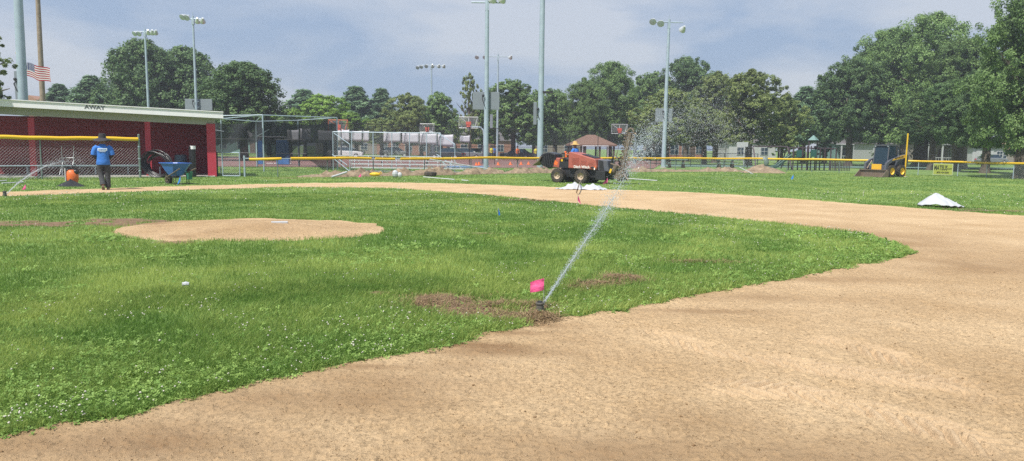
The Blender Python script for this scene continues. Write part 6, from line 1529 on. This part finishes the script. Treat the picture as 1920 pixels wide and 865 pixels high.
for px, D, top, half, bot, lb in ((1714, 95, 276, 10, 297, 'rounded shrub beside the foul pole'), (1845, 100, 288, 12, 299, 'rounded shrub before the white garage'), (1478, 92, 268, 26, 297, 'bushy shrub left of the playground tower'), (1640, 118, 283, 10, 294, 'low shrub at the teal house corner'), (1545, 100, 262, 24, 292, 'tall shrub right of the playground tower')):
    tree(px, D, top, half, bot, 'shrub', lb, .05, 'shrub')

# air
hb_ = MB(); hb_.box((0, 95, 14.2), (520, 310, 32.6)); hz_ = hb_.build('haze', 'pvc')
m_, nt_, o_ = new_mat('haze'); vp = N(nt_, 'ShaderNodeVolumePrincipled'); vp.inputs['Color'].default_value = (.86, .91, 1, 1); vp.inputs['Density'].default_value = HAZE; vp.inputs['Anisotropy'].default_value = .3
nt_.links.new(vp.outputs[0], o_.inputs['Volume']); hz_.data.materials.clear(); hz_.data.materials.append(m_); tag(hz_, kind='stuff', label='faint summer haze in the air over the whole park', cat='haze')

# ================================================================== LIGHT, SKY, CAMERA
SUN_EL, SUN_AZ = R(58), R(215)     # azimuth clockwise from +Y; the sun stands behind and to the left of the camera
w = bpy.data.worlds.new('World'); SC.world = w; w.use_nodes = True
nt = w.node_tree; nt.nodes.clear(); L = nt.links.new
sky = nt.nodes.new('ShaderNodeTexSky'); sky.sky_type = 'NISHITA'; sky.sun_disc = False
sky.sun_elevation = SUN_EL; sky.sun_rotation = SUN_AZ; sky.air_density = 1.2; sky.dust_density = 1.5; sky.ozone_density = 1.5
tc = nt.nodes.new('ShaderNodeTexCoord'); mp = nt.nodes.new('ShaderNodeMapping'); mp.inputs['Scale'].default_value = (1.0, 1.0, 3.2)
nz = N(nt, 'ShaderNodeTexNoise', Scale=3.2, Detail=9.0, Roughness=0.5, Distortion=0.3)
L(tc.outputs['Generated'], mp.inputs[0]); L(mp.outputs[0], nz.inputs['Vector'])
mr = N(nt, 'ShaderNodeMapRange'); mr.inputs[1].default_value = 0.40; mr.inputs[2].default_value = 0.60; mr.inputs[3].default_value = 0.0; mr.inputs[4].default_value = 1.0
L(nz.outputs[0], mr.inputs[0])
cl = N(nt, 'ShaderNodeMix', data_type='RGBA'); cl.inputs[6].default_value = (1.75, 2.35, 3.4, 1); cl.inputs[7].default_value = (3.25, 3.5, 4.0, 1)   # thin blue gaps and grey cloud
L(mr.outputs[0], cl.inputs[0])
mx = N(nt, 'ShaderNodeMix', data_type='RGBA'); mx.inputs[0].default_value = 0.9; L(cl.outputs[2], mx.inputs[7])
L(sky.outputs[0], mx.inputs[6])
bg = nt.nodes.new('ShaderNodeBackground'); bg.inputs[1].default_value = SKY_STR
wo = nt.nodes.new('ShaderNodeOutputWorld'); L(mx.outputs[2], bg.inputs[0]); L(bg.outputs[0], wo.inputs[0])

sd = bpy.data.lights.new('sun', 'SUN'); sd.energy = SUN_STR; sd.angle = R(1.2); sd.color = (1.0, 0.955, 0.88)
so = bpy.data.objects.new('sun', sd); COL.objects.link(so)
dirv = Vector((math.sin(SUN_AZ) * math.cos(SUN_EL), math.cos(SUN_AZ) * math.cos(SUN_EL), math.sin(SUN_EL)))
so.rotation_euler = dirv.to_track_quat('Z', 'Y').to_euler()

cd = bpy.data.cameras.new('camera'); cd.sensor_width = 36; cd.lens = F / 1920 * 36; cd.clip_end = 3000; cd.clip_start = 0.05
co = bpy.data.objects.new('camera', cd); COL.objects.link(co); co.location = CAMP; co.rotation_euler = CM.to_euler(); SC.camera = co
vs = SC.view_settings; vs.view_transform = 'Standard'; vs.look = 'None'; vs.exposure = EXPO; vs.gamma = 1; vs.use_curve_mapping = False
SC.cycles.use_denoising = DENOISE
SC.cycles.max_bounces = 6; SC.cycles.diffuse_bounces = 3; SC.cycles.glossy_bounces = 2; SC.cycles.transmission_bounces = 3; SC.cycles.transparent_max_bounces = 12; SC.cycles.volume_bounces = 0
SC.cycles.use_fast_gi = False; SC.cycles.caustics_reflective = False; SC.cycles.caustics_refractive = False
